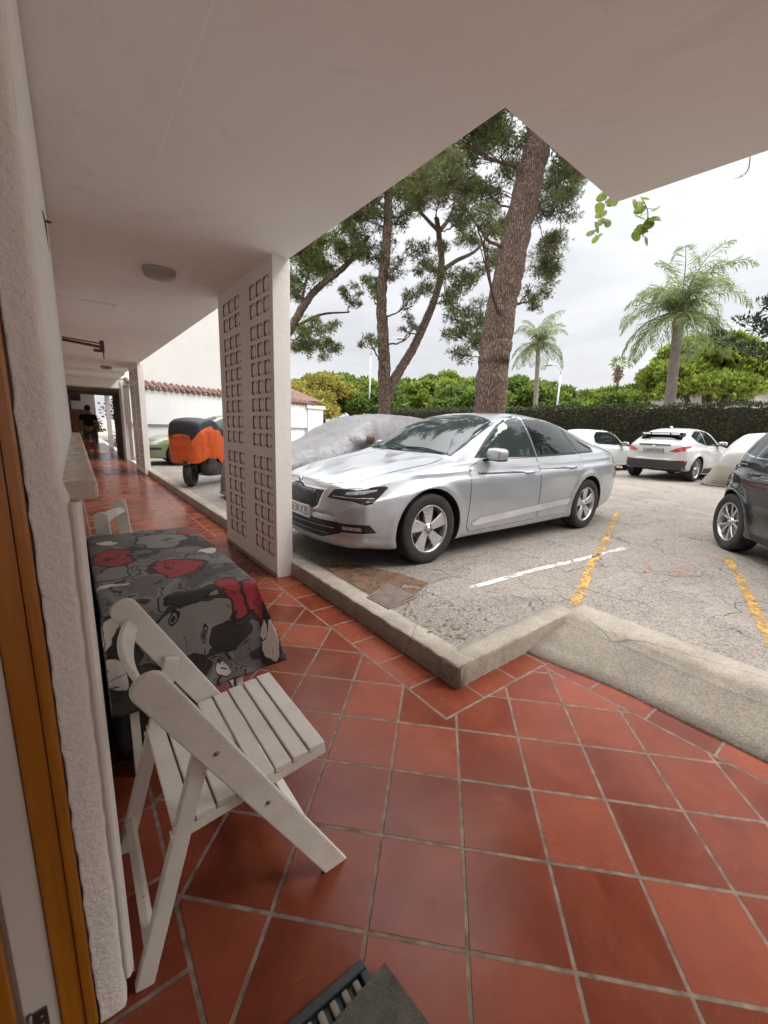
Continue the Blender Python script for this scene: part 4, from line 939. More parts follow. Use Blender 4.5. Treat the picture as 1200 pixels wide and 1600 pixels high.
# ---------------- cars under covers
from mathutils import noise as NZ
def car_cover(name, label, loc, rz, prof, hwp, Lx, m_, seed, mirror=None, fold=.016, zsk=.12, flare=.05):
    t = thing(name, label, 'covered car', loc, rz); zt = pchip(*zip(*prof)); hw = pchip(*zip(*hwp)); x0, x1 = Lx; n = 150; k = 84; V = []
    rs = random.Random(seed)
    for i in range(n+1):
        u = i/n; x = x0+(x1-x0)*u
        for j in range(k+1):
            a = -1+2*j/k; s_ = abs(a); w = hw(x); z1 = zt(x); e = min(1, (x-x0)/.16, (x1-x)/.16); e = max(0, e); rnd = sqrt(max(0, 1-(1-e)**2)); w_ = w*(.80+.20*rnd)
            # around the section: top -> shoulder -> skirt flaring slightly
            if s_ < .42: q = s_/.42; y = w_*.72*q; z = z1-.05*q*q
            elif s_ < .62: q = (s_-.42)/.20; y = w_*(.72+.28*sin(q*pi/2)); z = z1-.05-(z1-.05-(.60+.28*min(1, max(0, z1-.9)/.5)))*q**1.25*1.0
            else:
                q = (s_-.62)/.38; zz0 = (.60+.28*min(1, max(0, z1-.9)/.5)); y = w_*(1+flare*q); z = zz0+(zsk-zz0)*q
            zend = zt(x0+.16) if x < x0+.16 else zt(x1-.16)
            z = zsk+(z-zsk)*(1 if e >= 1 else (.0+1.0*rnd)) if e < 1 else z
            y = math.copysign(y, a) if a else 0
            p = Vector((x*2.3, y*1.3+seed, z*1.6)); 
            f1 = NZ.noise(Vector((x*3+seed, a*1.5, 3)))*.6+(.35-abs(NZ.noise(Vector((x*4.5+a*2.2*(1 if x < 1 else -1)+seed, a*1.6, 7))))*1.6)*.9+(.3-abs(NZ.noise(Vector((x*9-3*a, a*4+seed, 1))))*1.3)*.45
            am = fold*(.25+1.6*max(0, s_-.38)); d = f1*am
            y += math.copysign(d*min(1, s_*2), a) if a else 0; z += d*(1-min(1, s_*1.6))*.7; xx = x+(1-e)*f1*.03
            if mirror:
                for sd in (-1, 1):
                    r2 = ((xx-mirror[0])/.16)**2+((z-mirror[1])/.13)**2
                    if y*sd > .3: y += sd*.17*math.exp(-r2*1.3)
            if s_ > .97: z += .03*sin(x*14+seed)+.02*sin(x*31)
            V.append((xx, y, z))
    K = k+1; Fc = [(i*K+j, i*K+j+1, (i+1)*K+j+1, (i+1)*K+j) for i in range(n) for j in range(k)]
    mb = MB(); mb.add(V, Fc, smooth=True)
    # end skirts: sweep the end ring down to the ground
    for i in (0, n):
        ring = V[i*K:(i+1)*K]; low = [(p[0]+(-.02 if i == 0 else .02), p[1], zsk*.6) for p in ring]; mb.add(ring+low, [(j, j+1, K+j+1, K+j) for j in range(k)], smooth=True)
    o = mb.build('cover', m_, t); sl = o.modifiers.new('thick', 'SOLIDIFY'); sl.thickness = .004
    return t
def cloth_mat(name, c, dirt, rough=.6, met=0, wr=1.0, base2=None):
    M = Mat(name); n = M.noise(1.8, 7, .7, .8); col = M.ramp(n, [(.35, c), (.62, tuple(x*.82 for x in c)), (.75, dirt)]); st_ = M.noise(2.6, 6, .7, .5, vec=M.scaled((2.2, 1, .45))); col = M.mix(((st_-.50)*6).clamp()*.55, col, dirt)
    f = M.noise(16, 6, .65, 1.5); g = M.noise(5, 5, .6, 2.5)
    if base2:
        x, y, z = M.xyz(); col = M.mix((1-((z-.50)/.10).clamp())*.8, col, base2)
    M.set(color=col, rough=rough, metal=met, normal=M.bump(g, .5*wr, .05, prev=M.bump(f, .45*wr, .012))); return M.m
GC = cloth_mat('grey_cover_cloth', (.22, .215, .215), (.12, .102, .09), .42, .25, 1.0)
t = car_cover('covered_car', 'car under a crumpled grey cover behind the bonnet of the silver car', (2.95, 6.45, GZ), 0,
  [(-.95, .62), (-.6, .80), (-.2, .90), (.35, 1.0), (.8, 1.25), (1.2, 1.42), (1.7, 1.49), (2.3, 1.48), (2.8, 1.38), (3.2, 1.15), (3.6, .98)], [(-.95, .74), (-.4, .86), (1, .90), (3, .88), (3.6, .78)], (-.95, 3.6), GC, 3, mirror=(.85, 1.05), fold=.095)
wheel(t, -.0, -.80, .32, -1, 'multi')
b = MB(); b.tube([(.86, -1.055, 1.0), (.86, -1.08, 1.08), (.90, -1.06, 1.13)], [.05, .075, .04], 10); b.build('mirror_pocket', mat('brown_pocket', (.16, .10, .075), .7, bump=.5), t)
t = car_cover('covered_car', 'car under a cream cover standing right of the white crossover', (14.6+2.6, 2.45, GZ), pi+radians(-4),
  [(-.9, .75), (-.3, .95), (.4, 1.05), (.9, 1.32), (1.4, 1.46), (2.0, 1.47), (2.5, 1.36), (2.9, 1.12), (3.2, .95), (3.35, .80)], [(-.9, .75), (0, .88), (2.6, .90), (3.35, .82)], (-.9, 3.35), cloth_mat('cream_cover_cloth', (.50, .49, .47), (.38, .36, .33), .7, 0, .8, (.34, .31, .26)), 8, fold=.045, flare=.36, zsk=.04)

# ---------------- covered motorbike
t = thing('covered_motorbike', 'motorbike under an orange and black cover beyond the lattice pillar', 'motorbike', (1.86, 8.58, GZ), atan2(-.60, -.80)+pi)
# local +x runs towards the tail
stw = radians(24)
e = bpy.data.objects.new('wheel', None); COL.objects.link(e); e.parent = t; e.location = (0, 0, .275); e.rotation_euler = (0, 0, stw)
b = MB(); pr = [(.185, -.045), (.205, -.068), (.24, -.076), (.264, -.052), (.275, -.018), (.275, .018), (.264, .052), (.24, .076), (.205, .068), (.185, .045)]; b.lathe(pr, 48, 'y'); b.build('tyre', RUB, e)
b = MB(); b.lathe([(.188, -.034), (.165, -.03), (.165, .03), (.188, .034)], 36, 'y'); b.lathe([(.001, -.03), (.04, -.03), (.04, .03), (.001, .03)], 16, 'y')
for k in range(5): b.beam((cos(k*1.2566)*.03, 0, sin(k*1.2566)*.03), (cos(k*1.2566)*.172, 0, sin(k*1.2566)*.172), .03, .03, up=(0, 1, 0))
b.build('rim', mat('bike_rim', (.015, .015, .015), .5), e)
BB = mat('black_bodywork', (.014, .014, .016), .3, var=.3, coat=.5)
b = MB(); b.smooth = True
for sd in (-1, 1): b.tube([(.0, sd*.085, .0), (.10, sd*.085, .30), (.16, sd*.08, .50)], [.022, .026, .03], 12)
rows = [(.30*cos(a), .30*sin(a)) for a in np.linspace(radians(20), radians(150), 14)]
vs = [(x*1.02, sd*.075*(1-abs(sd)*.1), z*1.02) for x, z in rows for sd in (-1, -.5, 0, .5, 1)]
vs = [(vs[i][0]*(1+.03*(1-abs((-1, -.5, 0, .5, 1)[i % 5]))), vs[i][1], vs[i][2]) for i in range(len(vs))]
b.add(vs, [(i*5+j, i*5+j+1, i*5+6+j, i*5+5+j) for i in range(13) for j in range(4)]); fo = b.build('front_fork', BB, e); s_ = fo.modifiers.new('t', 'SOLIDIFY'); s_.thickness = .006
b = MB(); b.add(*blob_box((.34, 0, .58), (.24, .24, .36), .6)); b.add(*blob_box((.62, 0, .36), (.36, .21, .20), .5)); b.add(*blob_box((.82, 0, .40), (.50, .20, .17), .5)); b.add(*blob_box((1.15, 0, .62), (.36, .18, .20), .6)); b.tube([(.30, 0, .45), (.45, 0, .25), (.95, 0, .20)], .05, 10)
b.build('bodywork', BB, t)
b = MB(); b.lathe([(.18, -.05), (.27, -.06), (.28, 0), (.27, .06), (.18, .05)], 36, 'y', (1.38, 0, .275)); b.lathe([(.001, -.04), (.18, -.04), (.18, .04), (.001, .04)], 20, 'y', (1.38, 0, .275)); b.build('rear_wheel', RUB, t)
b = MB(); b.tube([(.85, -.12, .24), (.88, -.20, .0)], .012, 8); b.build('side_stand', DKM, t)
zt = pchip([-.20, -.10, .1, .35, .6, 1.0, 1.4, 1.62, 1.72], [1.10, 1.24, 1.31, 1.29, 1.16, 1.05, 1.06, 1.0, .9]); hwp = pchip([-.20, -.05, .1, .4, .8, 1.4, 1.72], [.32, .40, .42, .36, .27, .24, .16]); zbp = pchip([-.20, 0, .5, .9, 1.3, 1.72], [.50, .53, .50, .38, .28, .30])
n, k = 90, 60; V = []; mi = []
for i in range(n+1):
    x = -.20+1.92*i/n; e_ = max(0, min(1, (x+.20)/.10, (1.72-x)/.1)); rr = sqrt(max(0, 1-(1-e_)**2))
    for j in range(k+1):
        a = -1+2*j/k; s_ = abs(a); w = hwp(x)*(.72+.28*rr); z1 = zt(x)-(.10*(1-rr)); zb_ = zbp(x)
        if s_ < .35: q = s_/.35; y = w*.86*q; z = z1-.035*q*q
        else: q = (s_-.35)/.65; y = w*(.86+.14*min(1, q*4))-.075*q*q; z = z1-.035+(zb_+.035*sin(x*7)+.02*sin(x*17)-z1+.035)*q
        f = NZ.noise(Vector((x*6, a*1.2, 5)))*.8+NZ.noise(Vector((x*14, a*2, 9)))*.5; f += (.3-abs(NZ.noise(Vector((x*7+a, a*1.3, 4))))*1.5)*1.1; d = f*.05*(.2+1.5*max(0, s_-.3))
        y = math.copysign(max(0, y+d), a) if a else 0
        V.append((x-(1-rr)*0+NZ.noise(Vector((z*5, a*4, x)))*.02*(1-rr), y, z+d*.3*(1-s_)))
K = k+1; b = MB()
for i in range(n):
    for j in range(k):
        s_ = abs(-1+2*(j+.5)/k); b.f.append((i*K+j, i*K+j+1, (i+1)*K+j+1, (i+1)*K+j)); b.sm.append(True)
        x = V[i*K][0]; b.mi.append(0 if s_ < .47+.03*sin(x*3) else 1)
b.v = list(V)
for i in (0, n):
    ring = V[i*K:(i+1)*K]; m0 = len(b.v); b.v += list(ring)
    for j in range(k//2):
        b.f.append((m0+j, m0+j+1, m0+k-j-1, m0+k-j)); b.sm.append(False); zc = (ring[j][2]+ring[j+1][2])/2; b.mi.append(0 if zc > 1.10 else 1)
CB = mat('black_cover', (.018, .018, .022), .55, var=.3, bump=.4, bscale=25); CO = cloth_mat('orange_cover', (.80, .135, .022), (.62, .09, .02), .55, 0, 1.2)
o = b.build('cover', [CB, CO], t, fix=False)
# ================================================================== FURNITURE
WP = Mat('white_chair_paint'); _n = WP.noise(7, 6, .7); _g = WP.noise(30, 5, .75, vec=WP.scaled((1, 1, 1)))
_c = WP.ramp(_n, [(.3, (.60, .56, .50)), (.7, (.72, .69, .64))]); _c = WP.mix(((_g-.62)*6).clamp()*.7, _c, (.30, .24, .19))
_w = WP.noise(5, 5, .65, .6, vec=WP.scaled((6, 6, 40))); _ch = WP.noise(38, 4, .75); _chm = ((_ch-.66)*14).clamp()*WP.noise(4, 3).gt(.45); _c = WP.mix(_chm*.8, _c, (.20, .13, .085))
WP.set(color=_c, rough=.45, normal=WP.bump(_w+_g*.4-_chm, .35, .003)); WP = WP.m
BOLT = mat('bolt', (.25, .2, .17), .5, .7)
def folding_chair(label, name='folding_chair', loc=(0, 0, 0), rz=0, folded=False):
    """white wooden folding chair, local x = facing direction, y across, origin on the floor at the rear near foot"""
    t = thing(name, label, 'folding chair', loc, rz, 'white folding chairs at the table'); Wd = .455
    zt = .865; top = (.075, zt-.02); foot = (.555, .012)      # long side boards (x,z)
    if folded: top = (.09, zt-.02); foot = (.15, .012)
    for y in (0, Wd):
        b = MB(); dx, dz = foot[0]-top[0], foot[1]-top[1]; Ln = hypot(dx, dz); ux, uz = dx/Ln, dz/Ln; px_, pz_ = -uz, ux   # across dir
        w = .037; P_ = []
        for a in np.linspace(pi/2, 3*pi/2, 9): P_.append((top[0]+ux*(w*cos(a)*.8+w*.8)+px_*w*sin(a), top[1]+uz*(w*cos(a)*.8+w*.8)+pz_*w*sin(a)))
        e1 = (foot[0]-px_*w*.94, foot[1]-pz_*w*.94); e2 = (foot[0]+px_*w*.94, foot[1]+pz_*w*.94)
        def flo(p): s_ = -p[1]/uz; return (p[0]+ux*s_, 0.0)
        f1, f2 = flo(e1), flo(e2)
        P_ += [f1, f2] if hypot(P_[-1][0]-f1[0], P_[-1][1]-f1[1]) < hypot(P_[-1][0]-f2[0], P_[-1][1]-f2[1]) else [f2, f1]
        ys = (y-.010, y+.010); b.prism(P_, ys[0], ys[1], 'y'); o = b.build('side_board', WP, t, bevel=.004)
        b = MB(); sg = -1 if y == 0 else 1
        for (fx) in (.30, .56):
            b = MB(); q = (top[0]+dx*fx, y+sg*.011, top[1]+dz*fx); b.lathe([(.0005, sg*.004), (.005, sg*.003), (.007, 0)], 12, 'y', q); b.build('bolt', BOLT, o)
        # rear leg, inside the board
        yi = y+.024 if y == 0 else y-.024
        b = MB(); b.beam(((.205, yi, .635) if not folded else (.11, yi, .60)), ((.028, yi, .0) if not folded else (.10, yi, 0)), .024, .042, up=(1, 0, .3), bev=.004); b.build('rear_leg', WP, t)
    b = MB(); b.beam((.050, .025, .10), (.050, Wd-.025, .10), .042, .022, up=(1, 0, .28), bev=.004); b.build('leg_rail', WP, t)
    b = MB(); b.beam((.475, .012, .16), (.475, Wd-.012, .16), .04, .02, up=(.5, 0, .9), bev=.004); b.build('front_rail', WP, t)
    # curved back slat, bowed backwards
    b = MB(); n = 16; vs = []
    for i in range(n+1):
        u = i/n; y = .011+(Wd-.022)*u; bow = -.034*sin(pi*u)
        for (dx_, dz_) in ((-.008, -.028), (.006, -.024), (.0, .028), (-.014, .024)):
            vs.append((.118+bow+dx_+(-.030 if dz_ > 0 else .0)*.6, y, .775+dz_*(.55+.45*sin(pi*u))))
    b.add(vs, [(i*4+k, i*4+(k+1) % 4, i*4+4+(k+1) % 4, i*4+4+k) for i in range(n) for k in range(4)]+[(0, 1, 2, 3), (n*4, n*4+1, n*4+2, n*4+3)], smooth=True); b.build('back_slat', WP, t, bevel=.003)
    # seat: two rails and six slats, front a little higher
    xr, xf, zr, zf = ((.115, .53, .408, .455) if not folded else (.115, .125, .22, .60))
    s_ = thing.__class__ and None
    for y in (.0235, Wd-.0235):
        b = MB(); b.beam((xr-.004, y, zr-.0215), (xf+.002, y, zf-.0215), .020, .026, up=(0, 0, 1), bev=.003); b.build('seat_rail', WP, t)
    m_ = 8; wd = (xf-xr)/m_
    for i in range(m_):
        x = xr+wd*(i+.5); z = zr+(zf-zr)*(i+.5)/m_; hwid = wd*.455 if i < m_-1 else wd*.48
        b = MB(); b.box((x-hwid, .0135, z-.008), (x+hwid, Wd-.0135, z+.009), .003) if not folded else b.box((x-.009, .0135, z-.02), (x+.009, Wd-.0135, z+.02), .003); b.build('slat', WP, t)
    return t
ch = folding_chair('nearest white folding chair pulled out in front of the draped table', loc=(.0, .925, 0))
ch2 = folding_chair('white folded chair standing upright behind the far end of the table', loc=(.03, 2.86, 0), rz=radians(-17), folded=True)
# table
t = thing('table', 'white slatted table hidden under a patterned cloth against the wall', 'table', (.31, 2.17, 0))
tw, tl, tz = .25, .545, .735
b = MB(); b.box((-tw, -tl, tz-.028), (tw, tl, tz-.004), .004); b.build('tabletop', WP, t)
for sx in (-1, 1):
    for sy in (-1, 1):
        b = MB(); b.beam((sx*(tw-.05), sy*(tl-.06), 0), (sx*(tw-.05), sy*(tl-.06), tz-.03), .045, .03, up=(1, 0, 0), bev=.003); b.build('leg', WP, t)
b = MB(); b.beam((tw-.05, -tl+.06, .20), (tw-.05, tl-.06, .20), .03, .02); b.beam((-tw+.05, -tl+.06, .20), (-tw+.05, tl-.06, .20), .03, .02); b.build('stretcher', WP, t)
# printed tablecloth: drape a sheet over the table edge
def cloth_pattern():
    """printed cloth: big grey brush shapes, black line drawing, a few red and white motifs (placed in cloth metres)"""
    M = Mat('printed_tablecloth'); uv = M.co('UV')
    def warp(sc, am):
        n = M.n('TexNoise'); n.inputs['Scale'].default_value = sc; n.inputs['Detail'].default_value = 3; M.lk(uv, n.inputs['Vector'])
        h = M.n('VectorMath', operation='SUBTRACT'); M.lk(NX(M.t, n.outputs['Color']), h.inputs[0]); h.inputs[1].default_value = (.5, .5, .5)
        a = M.n('VectorMath', operation='SCALE'); M.lk(NX(M.t, h.outputs[0]), a.inputs[0]); a.inputs['Scale'].default_value = am
        b_ = M.n('VectorMath', operation='ADD'); M.lk(uv, b_.inputs[0]); M.lk(NX(M.t, a.outputs[0]), b_.inputs[1]); return b_.outputs[0]
    w1 = warp(5, .22); w2 = warp(3, .5)
    n0 = M.noise(2.1, 2, .5, .8, vec=w2); base = M.ramp(n0, [(0, (.045, .043, .042)), (.41, (.14, .133, .13)), (.48, (.215, .208, .20)), (.57, (.16, .153, .15)), (.63, (.08, .076, .074))], 'CONSTANT')
    ln = (n0*9).fr(); line = (ln-.5).ab().lt(.045)
    l2 = ((M.noise(6.5, 2, .5, 1.2, vec=w1)*5).fr()-.5).ab().lt(.05)*M.noise(2.6, 2, vec=uv).gt(.50)
    sp_ = M.n('SeparateXYZ'); M.lk(w1, sp_.inputs[0]); u, v = NX(M.t, sp_.outputs[0]), NX(M.t, sp_.outputs[1])
    RED_, WHI, GRY, DRK = (.34, .042, .055), (.68, .65, .61), (.235, .228, .22), (.035, .033, .032)
    def top(px, py): p = at(px, py, Z=.735); return (p.x-.31, p.y-2.17)
    def front(px, py): p = at(px, py, Y=1.60); return (p.x-.31, -(.551+(.735-p.z)))
    mot = [(front(300, 985), .15, .13, GRY), (front(285, 1050), .12, .05, DRK), (top(250, 845), .12, .16, GRY), (top(178, 872), .085, .13, RED_), (top(275, 886), .12, .11, RED_), (top(172, 895), .07, .09, GRY), (top(300, 830), .08, .07, RED_), (top(162, 850), .045, .06, WHI), (top(330, 860), .05, .05, WHI), (top(170, 915), .055, .02, WHI),
           (front(372, 925), .07, .10, RED_), (front(362, 985), .05, .05, DRK), (front(352, 1048), .035, .05, WHI), (front(300, 925), .10, .03, DRK), ((.34, -.64), .13, .13, RED_), ((.42, -.86), .14, .11, WHI), ((.36, -.74), .05, .08, DRK), ((.40, -.45), .05, .05, RED_), ((.33, -.80), .06, .06, WHI), ((-.24, -.66), .05, .05, WHI), ((-.27, -.80), .05, .07, WHI), ((-.20, -.74), .04, .10, DRK), ((-.36, -.62), .06, .07, WHI), ((-.40, -.78), .06, .07, RED_), ((.36, .2), .10, .12, RED_), ((.4, -.1), .1, .12, GRY)]
    col = M.mix((line.mxx(l2))*.9, base, (.018, .017, .017))
    for (c, rx, ry, cc) in mot:
        du = (u-c[0])/rx; dv = (v-c[1])/ry; d = (du*du+dv*dv).pw(.5); col = M.mix(d.lt(1.0), col, cc); col = M.mix((d-1.0).ab().lt(.07)*.9, col, (.02, .019, .019))
    inner = ((M.noise(9, 2, .5, .9, vec=w1)*4).fr()-.5).ab().lt(.045)*M.noise(4, 2, vec=uv).gt(.53); col = M.mix(inner*.9, col, (.02, .018, .018))
    for (c, r) in ((front(277, 962), .022), (front(325, 990), .014), (top(258, 886), .018), (top(178, 872), .016), (top(262, 842), .015), ((.42, -.60), .014), ((-.26, -.68), .012)):
        du = (u-c[0])/r; dv = (v-c[1])/(r*1.7); d = (du*du+dv*dv).pw(.5); col = M.mix(d.lt(.55).mxx((d-1.0).ab().lt(.18)), col, (.018, .017, .017))
    M.set(color=col, rough=.55, spec=.35, normal=M.bump(M.noise(260, 2, vec=uv), .25, .001)); return M.m
nx_, ny_ = 92, 132; DR_n, DR_w, DR_o = .40, .40, .34     # drops
V, UV = [], []
ex, ey = tw+.006, tl+.006; ox, oy = .40, .42
for i in range(nx_+1):
    for j in range(ny_+1):
        a = -(ex+ox)+2*(ex+ox)*i/nx_; bb = -(ey+oy)+2*(ey+oy)*j/ny_
        sx = max(0, abs(a)-ex); sy = max(0, abs(bb)-ey); x = max(-ex, min(ex, a)); y = max(-ey, min(ey, bb)); gx = math.copysign(1, a); gy = math.copysign(1, bb)
        def rollf(s): r = .012; return (r*sin(min(s/r, pi/2)), r*(1-cos(min(s/r, pi/2)))+max(0, s-r*pi/2))
        ox_, dzx = rollf(sx) if sx > 0 else (0, 0); oy_, dzy = rollf(sy) if sy > 0 else (0, 0)
        if sx > 0 and sy > 0:
            m_, M_ = min(sx, sy), max(sx, sy); ang = atan2(sy, sx); rr = hypot(sx, sy)
            # corner: cloth folds into a hanging flap that stands out diagonally
            fl = sin(2*ang); drop = M_*.96-.10*m_; out_ = .012+.30*m_
            x += gx*(out_*.80+.02*drop); y += gy*(out_*.80*(.65 if gy < 0 else 1)+.02*drop); z = -drop
        else:
            z = -(dzx+dzy); wob = NZ.noise(Vector((a*7, bb*7, 2)))*.022+NZ.noise(Vector((a*14, bb*14, 5)))*.008
            x += gx*(ox_+min(1, sx*5)*(wob+.02)); y += gy*(oy_+min(1, sy*5)*(wob*.8+.004))
        z += NZ.noise(Vector((a*5, bb*5, 8)))*.0025
        xw = x; 
        if xw < -.275: xw = -.275-(xw+.275)*.02       # pressed against the wall
        V.append((xw, y, tz+z)); UV.append((a, bb))
Kc = ny_+1; Fc = [(i*Kc+j, i*Kc+j+1, (i+1)*Kc+j+1, (i+1)*Kc+j) for i in range(nx_) for j in range(ny_)]
mb = MB(); mb.add(V, Fc, smooth=True); o = mb.build('tablecloth', cloth_pattern(), fix=False, loc=(.31, 2.17, 0)); uvl = o.data.uv_layers.new(name='UVMap')
for lp in o.data.loops: uvl.data[lp.index].uv = UV[lp.vertex_index]
s_ = o.modifiers.new('thick', 'SOLIDIFY'); s_.thickness = .0015
tag(o, 'grey cloth with red white and black print draped over the table', 'tablecloth')
# dark rounded lump filling the space under the table
mb = MB(); mb.add(*blob_box((.20, 2.05, .20), (.17, .38, .20), .45)); o = mb.build('dark_lump', mat('black_lump', (.012, .012, .013), .6, bump=.6, bscale=20)); tag(o, 'black rounded lump under the draped table', 'bag')

# doormat tray with a grey carpet pad, turned on the tiles
t = thing('doormat', 'dark rubber doormat tray with grey carpet pad at the bottom edge', 'doormat', (0, 0, 0))
A = Vector(at(565, 1500, Z=.012)); Bp = Vector(at(450, 1600, Z=.012)); u = (Bp-A); u.z = 0; u.normalize(); v = Vector((-u.y, u.x, 0));
if v.y > 0: v = -v
A.z = 0
def T_(a, b, z): p = A+u*a+v*b; return (p.x, p.y, z)
MT = Matrix(((u.x, v.x, 0, A.x), (u.y, v.y, 0, A.y), (0, 0, 1, 0), (0, 0, 0, 1)))
mb = MB(); mb.M = MT; mb.box((0, 0, 0), (.60, .022, .020), .004); mb.box((0, .0225, 0), (.022, .36, .020), .004); mb.box((.578, .0225, 0), (.60, .36, .020), .004); mb.box((0.0225, .3605-.022, 0), (.5775, .36, .020), .004); mb.box((.0225, .0225, 0), (.5775, .337, .006))
mb.build('tray', mat('green_black_rubber', (.022, .030, .030), .5, var=.3), t)
mb = MB(); mb.M = MT
for i in range(17): mb.box((.030+i*.0325, .026, .006), (.047+i*.0325, .060, .017), .005)
mb.build('scraper_teeth', mat('dusty_teeth', (.23, .20, .165), .8, var=.25), t)
mb = MB(); mb.M = MT @ Matrix.Rotation(radians(7), 4, 'Z'); n = 60; rows = []
for i in range(n+1):
    for j in range(31): rows.append((-.035+.62*i/n+RN.uniform(-.0008, .0008), .050+.30*j/30+RN.uniform(-.0008, .0008), .026+RN.uniform(-.0012, .0012)))
mb.add(rows, [(i*31+j, i*31+j+1, i*31+32+j, i*31+31+j) for i in range(n) for j in range(30)], smooth=True); mb.box((-.035, .050, .016), (.585, .35, .0245))
mb.build('carpet_pad', mat('grey_carpet', (.105, .095, .08), .95, var=.35, scale=22, bump=.9, bscale=220), t)
# ================================================================== BUILDINGS AND STREET THINGS BEHIND
cream = plaster('cream_render', (.47, .45, .43), 20, .2, .15)
def slab(name, p, q, th, z0, z1, m_, parent=None):
    p, q = Vector((*p, 0)), Vector((*q, 0)); d = (q-p).normalized(); n = Vector((-d.y, d.x, 0)); mb = MB()
    mb.prism([(p.x, p.y), (q.x, q.y), ((q+n*th).x, (q+n*th).y), ((p+n*th).x, (p+n*th).y)], z0, z1); return mb.build(name, m_, parent)
t = thing('apartment_house', 'tall plain cream building above the tiled white wall', 'building')
mb = MB(); mb.prism([(2.75, 20.9), (9.3, 24.0), (9.3, 32), (3.2, 32)], 0, 10); mb.build('wall', cream, t)

t = thing('boundary_wall', 'white wall with terracotta tile coping behind the green car', 'wall')
A_, B_ = (1.75, 15.92), (10.6, 20.35); WB = plaster('cool_white_render', (.60, .605, .60), 25, .2, .12)
slab('wall', A_, B_, .3, 1.22, 2.33, WB, t); slab('lower_wall', (A_[0], A_[1]+.12), (B_[0], B_[1]+.12), .2, GZ-.1, 1.225, WB, t)
TERR = mat('terracotta_roof', (.12, .058, .040), .85, var=.6, scale=7, dirt=(.10, .07, .06, .7)); mb = MB()
a, b = Vector((*A_, 0)), Vector((*B_, 0)); d = (b-a).normalized(); n = Vector((-d.y, d.x, 0)); Ln = (b-a).length; k = int(Ln/.235)
for i in range(k):
    c = a+d*((i+.5)*Ln/k); r = .085; j = RN.uniform(-.012, .012)
    for (off, z0, z1) in ((-.13, 2.40, 2.62),):
        p0 = c-n*.13+Vector((0, 0, 2.37+j)); p1 = c+n*.30+Vector((0, 0, 2.60+j)); vs = []
        for P_ in (p0, p1):
            for rr in (r, r-.018):
                for q in range(9): an = pi*q/8; vs.append(P_+d*rr*cos(an)+Vector((0, 0, rr*sin(an))))
        fs = [(q, q+1, 18+q+1, 18+q) for q in range(8)]+[(9+q, 9+q+1, 27+q+1, 27+q) for q in range(8)]+[(q, q+1, 9+q+1, 9+q) for q in range(8)]
        mb.add(vs, fs, smooth=True)
mb.build('tile_coping', TERR, t, fix=False); slab('mortar_bed', (A_[0], A_[1]), (B_[0], B_[1]), .3, 2.331, 2.40, mat('mortar', (.35, .27, .22), .9), t)
mb = MB(); mb.prism([tuple((a-n*.02)[:2]), tuple((b-n*.02)[:2]), tuple((b+n*.35)[:2]), tuple((a+n*.35)[:2])], 2.402, 2.405)
mb.build('tile_underside', mat('dark_tile_gap', (.05, .03, .025), .9), t)
t = thing('garden_wall', 'short white wall end with flat cap left of the bushes', 'wall')
slab('wall', (10.2, 20.1), (11.45, 20.75), .4, GZ-.1, 2.22, WB, t); slab('cap', (10.1, 19.98), (11.58, 20.75), .6, 2.221, 2.40, WB, t)
t = thing('garden_house', 'small house with red tiled roof behind the white wall', 'house')
mb = MB(); mb.box((6.2, 24.6, 0), (13, 30, 2.9)); mb.build('wall', cream, t)
mb = MB(); mb.add([(5.9, 24.2, 2.85), (13.3, 24.2, 2.85), (13.3, 30.4, 2.85), (5.9, 30.4, 2.85), (7.5, 27.3, 4.1), (11.6, 27.3, 4.1)], [(0, 1, 5, 4), (1, 2, 5), (2, 3, 4, 5), (3, 0, 4), (0, 3, 2, 1)]); mb.build('roof', TERR, t)
t = thing('far_house', 'small house with peach roof among the trees beyond the hedge', 'house', at(1112, 612, X=40))
mb = MB(); mb.box((-2.5, -3.2, -6), (2.5, 3.2, -.1)); mb.build('wall', cream, t); mb = MB(); mb.add([(-3, -3.7, -.1), (3, -3.7, -.1), (3, 3.7, -.1), (-3, 3.7, -.1), (0, -1.8, 1.1), (0, 1.8, 1.1)], [(0, 1, 4), (1, 2, 5, 4), (2, 3, 5), (3, 0, 4, 5), (0, 3, 2, 1)]); mb.build('roof', mat('peach_roof', (.52, .30, .19), .8), t)
GAL = mat('galvanised', (.45, .45, .46), .5, .3)
def lamp(label, base, top, tip, r=.07):
    t = thing('street_lamp', label, 'street lamp', (base.x, base.y, GZ), 0, 'street lamps beyond the hedge'); o = Vector((base.x, base.y, GZ)); tp = top-o; ti = tip-o; mb = MB()
    mb.tube([(0, 0, 0), (0, 0, tp.z*.5), (0, 0, tp.z)], [r*1.3, r, r*.7], 10); mb.build('pole', GAL, t)
    c = Vector((tp.x, tp.y, ti.z)); pts = [Vector((0, 0, tp.z)).lerp(Vector((0, 0, ti.z)), u)*(1-u)+Vector((0, 0, ti.z)).lerp(ti, u)*u for u in np.linspace(0, 1, 9)]
    mb = MB(); mb.tube(pts, r*.55, 8); mb.build('arm', GAL, t); dr = (ti-pts[-2]).normalized(); dr.z *= .3
    mb = MB(); mb.add(*blob_box(tuple(ti+dr*.3), (.42, .16, .09), .7, (0, 0, atan2(dr.y, dr.x)))); mb.build('lamp_head', GAL, t)
b_ = at(578, 600, Y=27); tp_ = at(581, 556, Y=27); tp_.x = b_.x; tip_ = at(622, 529, X=tp_.x+1.75); lamp('tall curved street lamp seen left of the forked pine', b_, tp_, tip_)
b_ = at(872, 620, X=34); tp_ = at(874, 585, X=34); tp_.y = b_.y; tip_ = at(862, 570, X=34); lamp('street lamp right of the left palm tree', b_, tp_, tip_, .08)

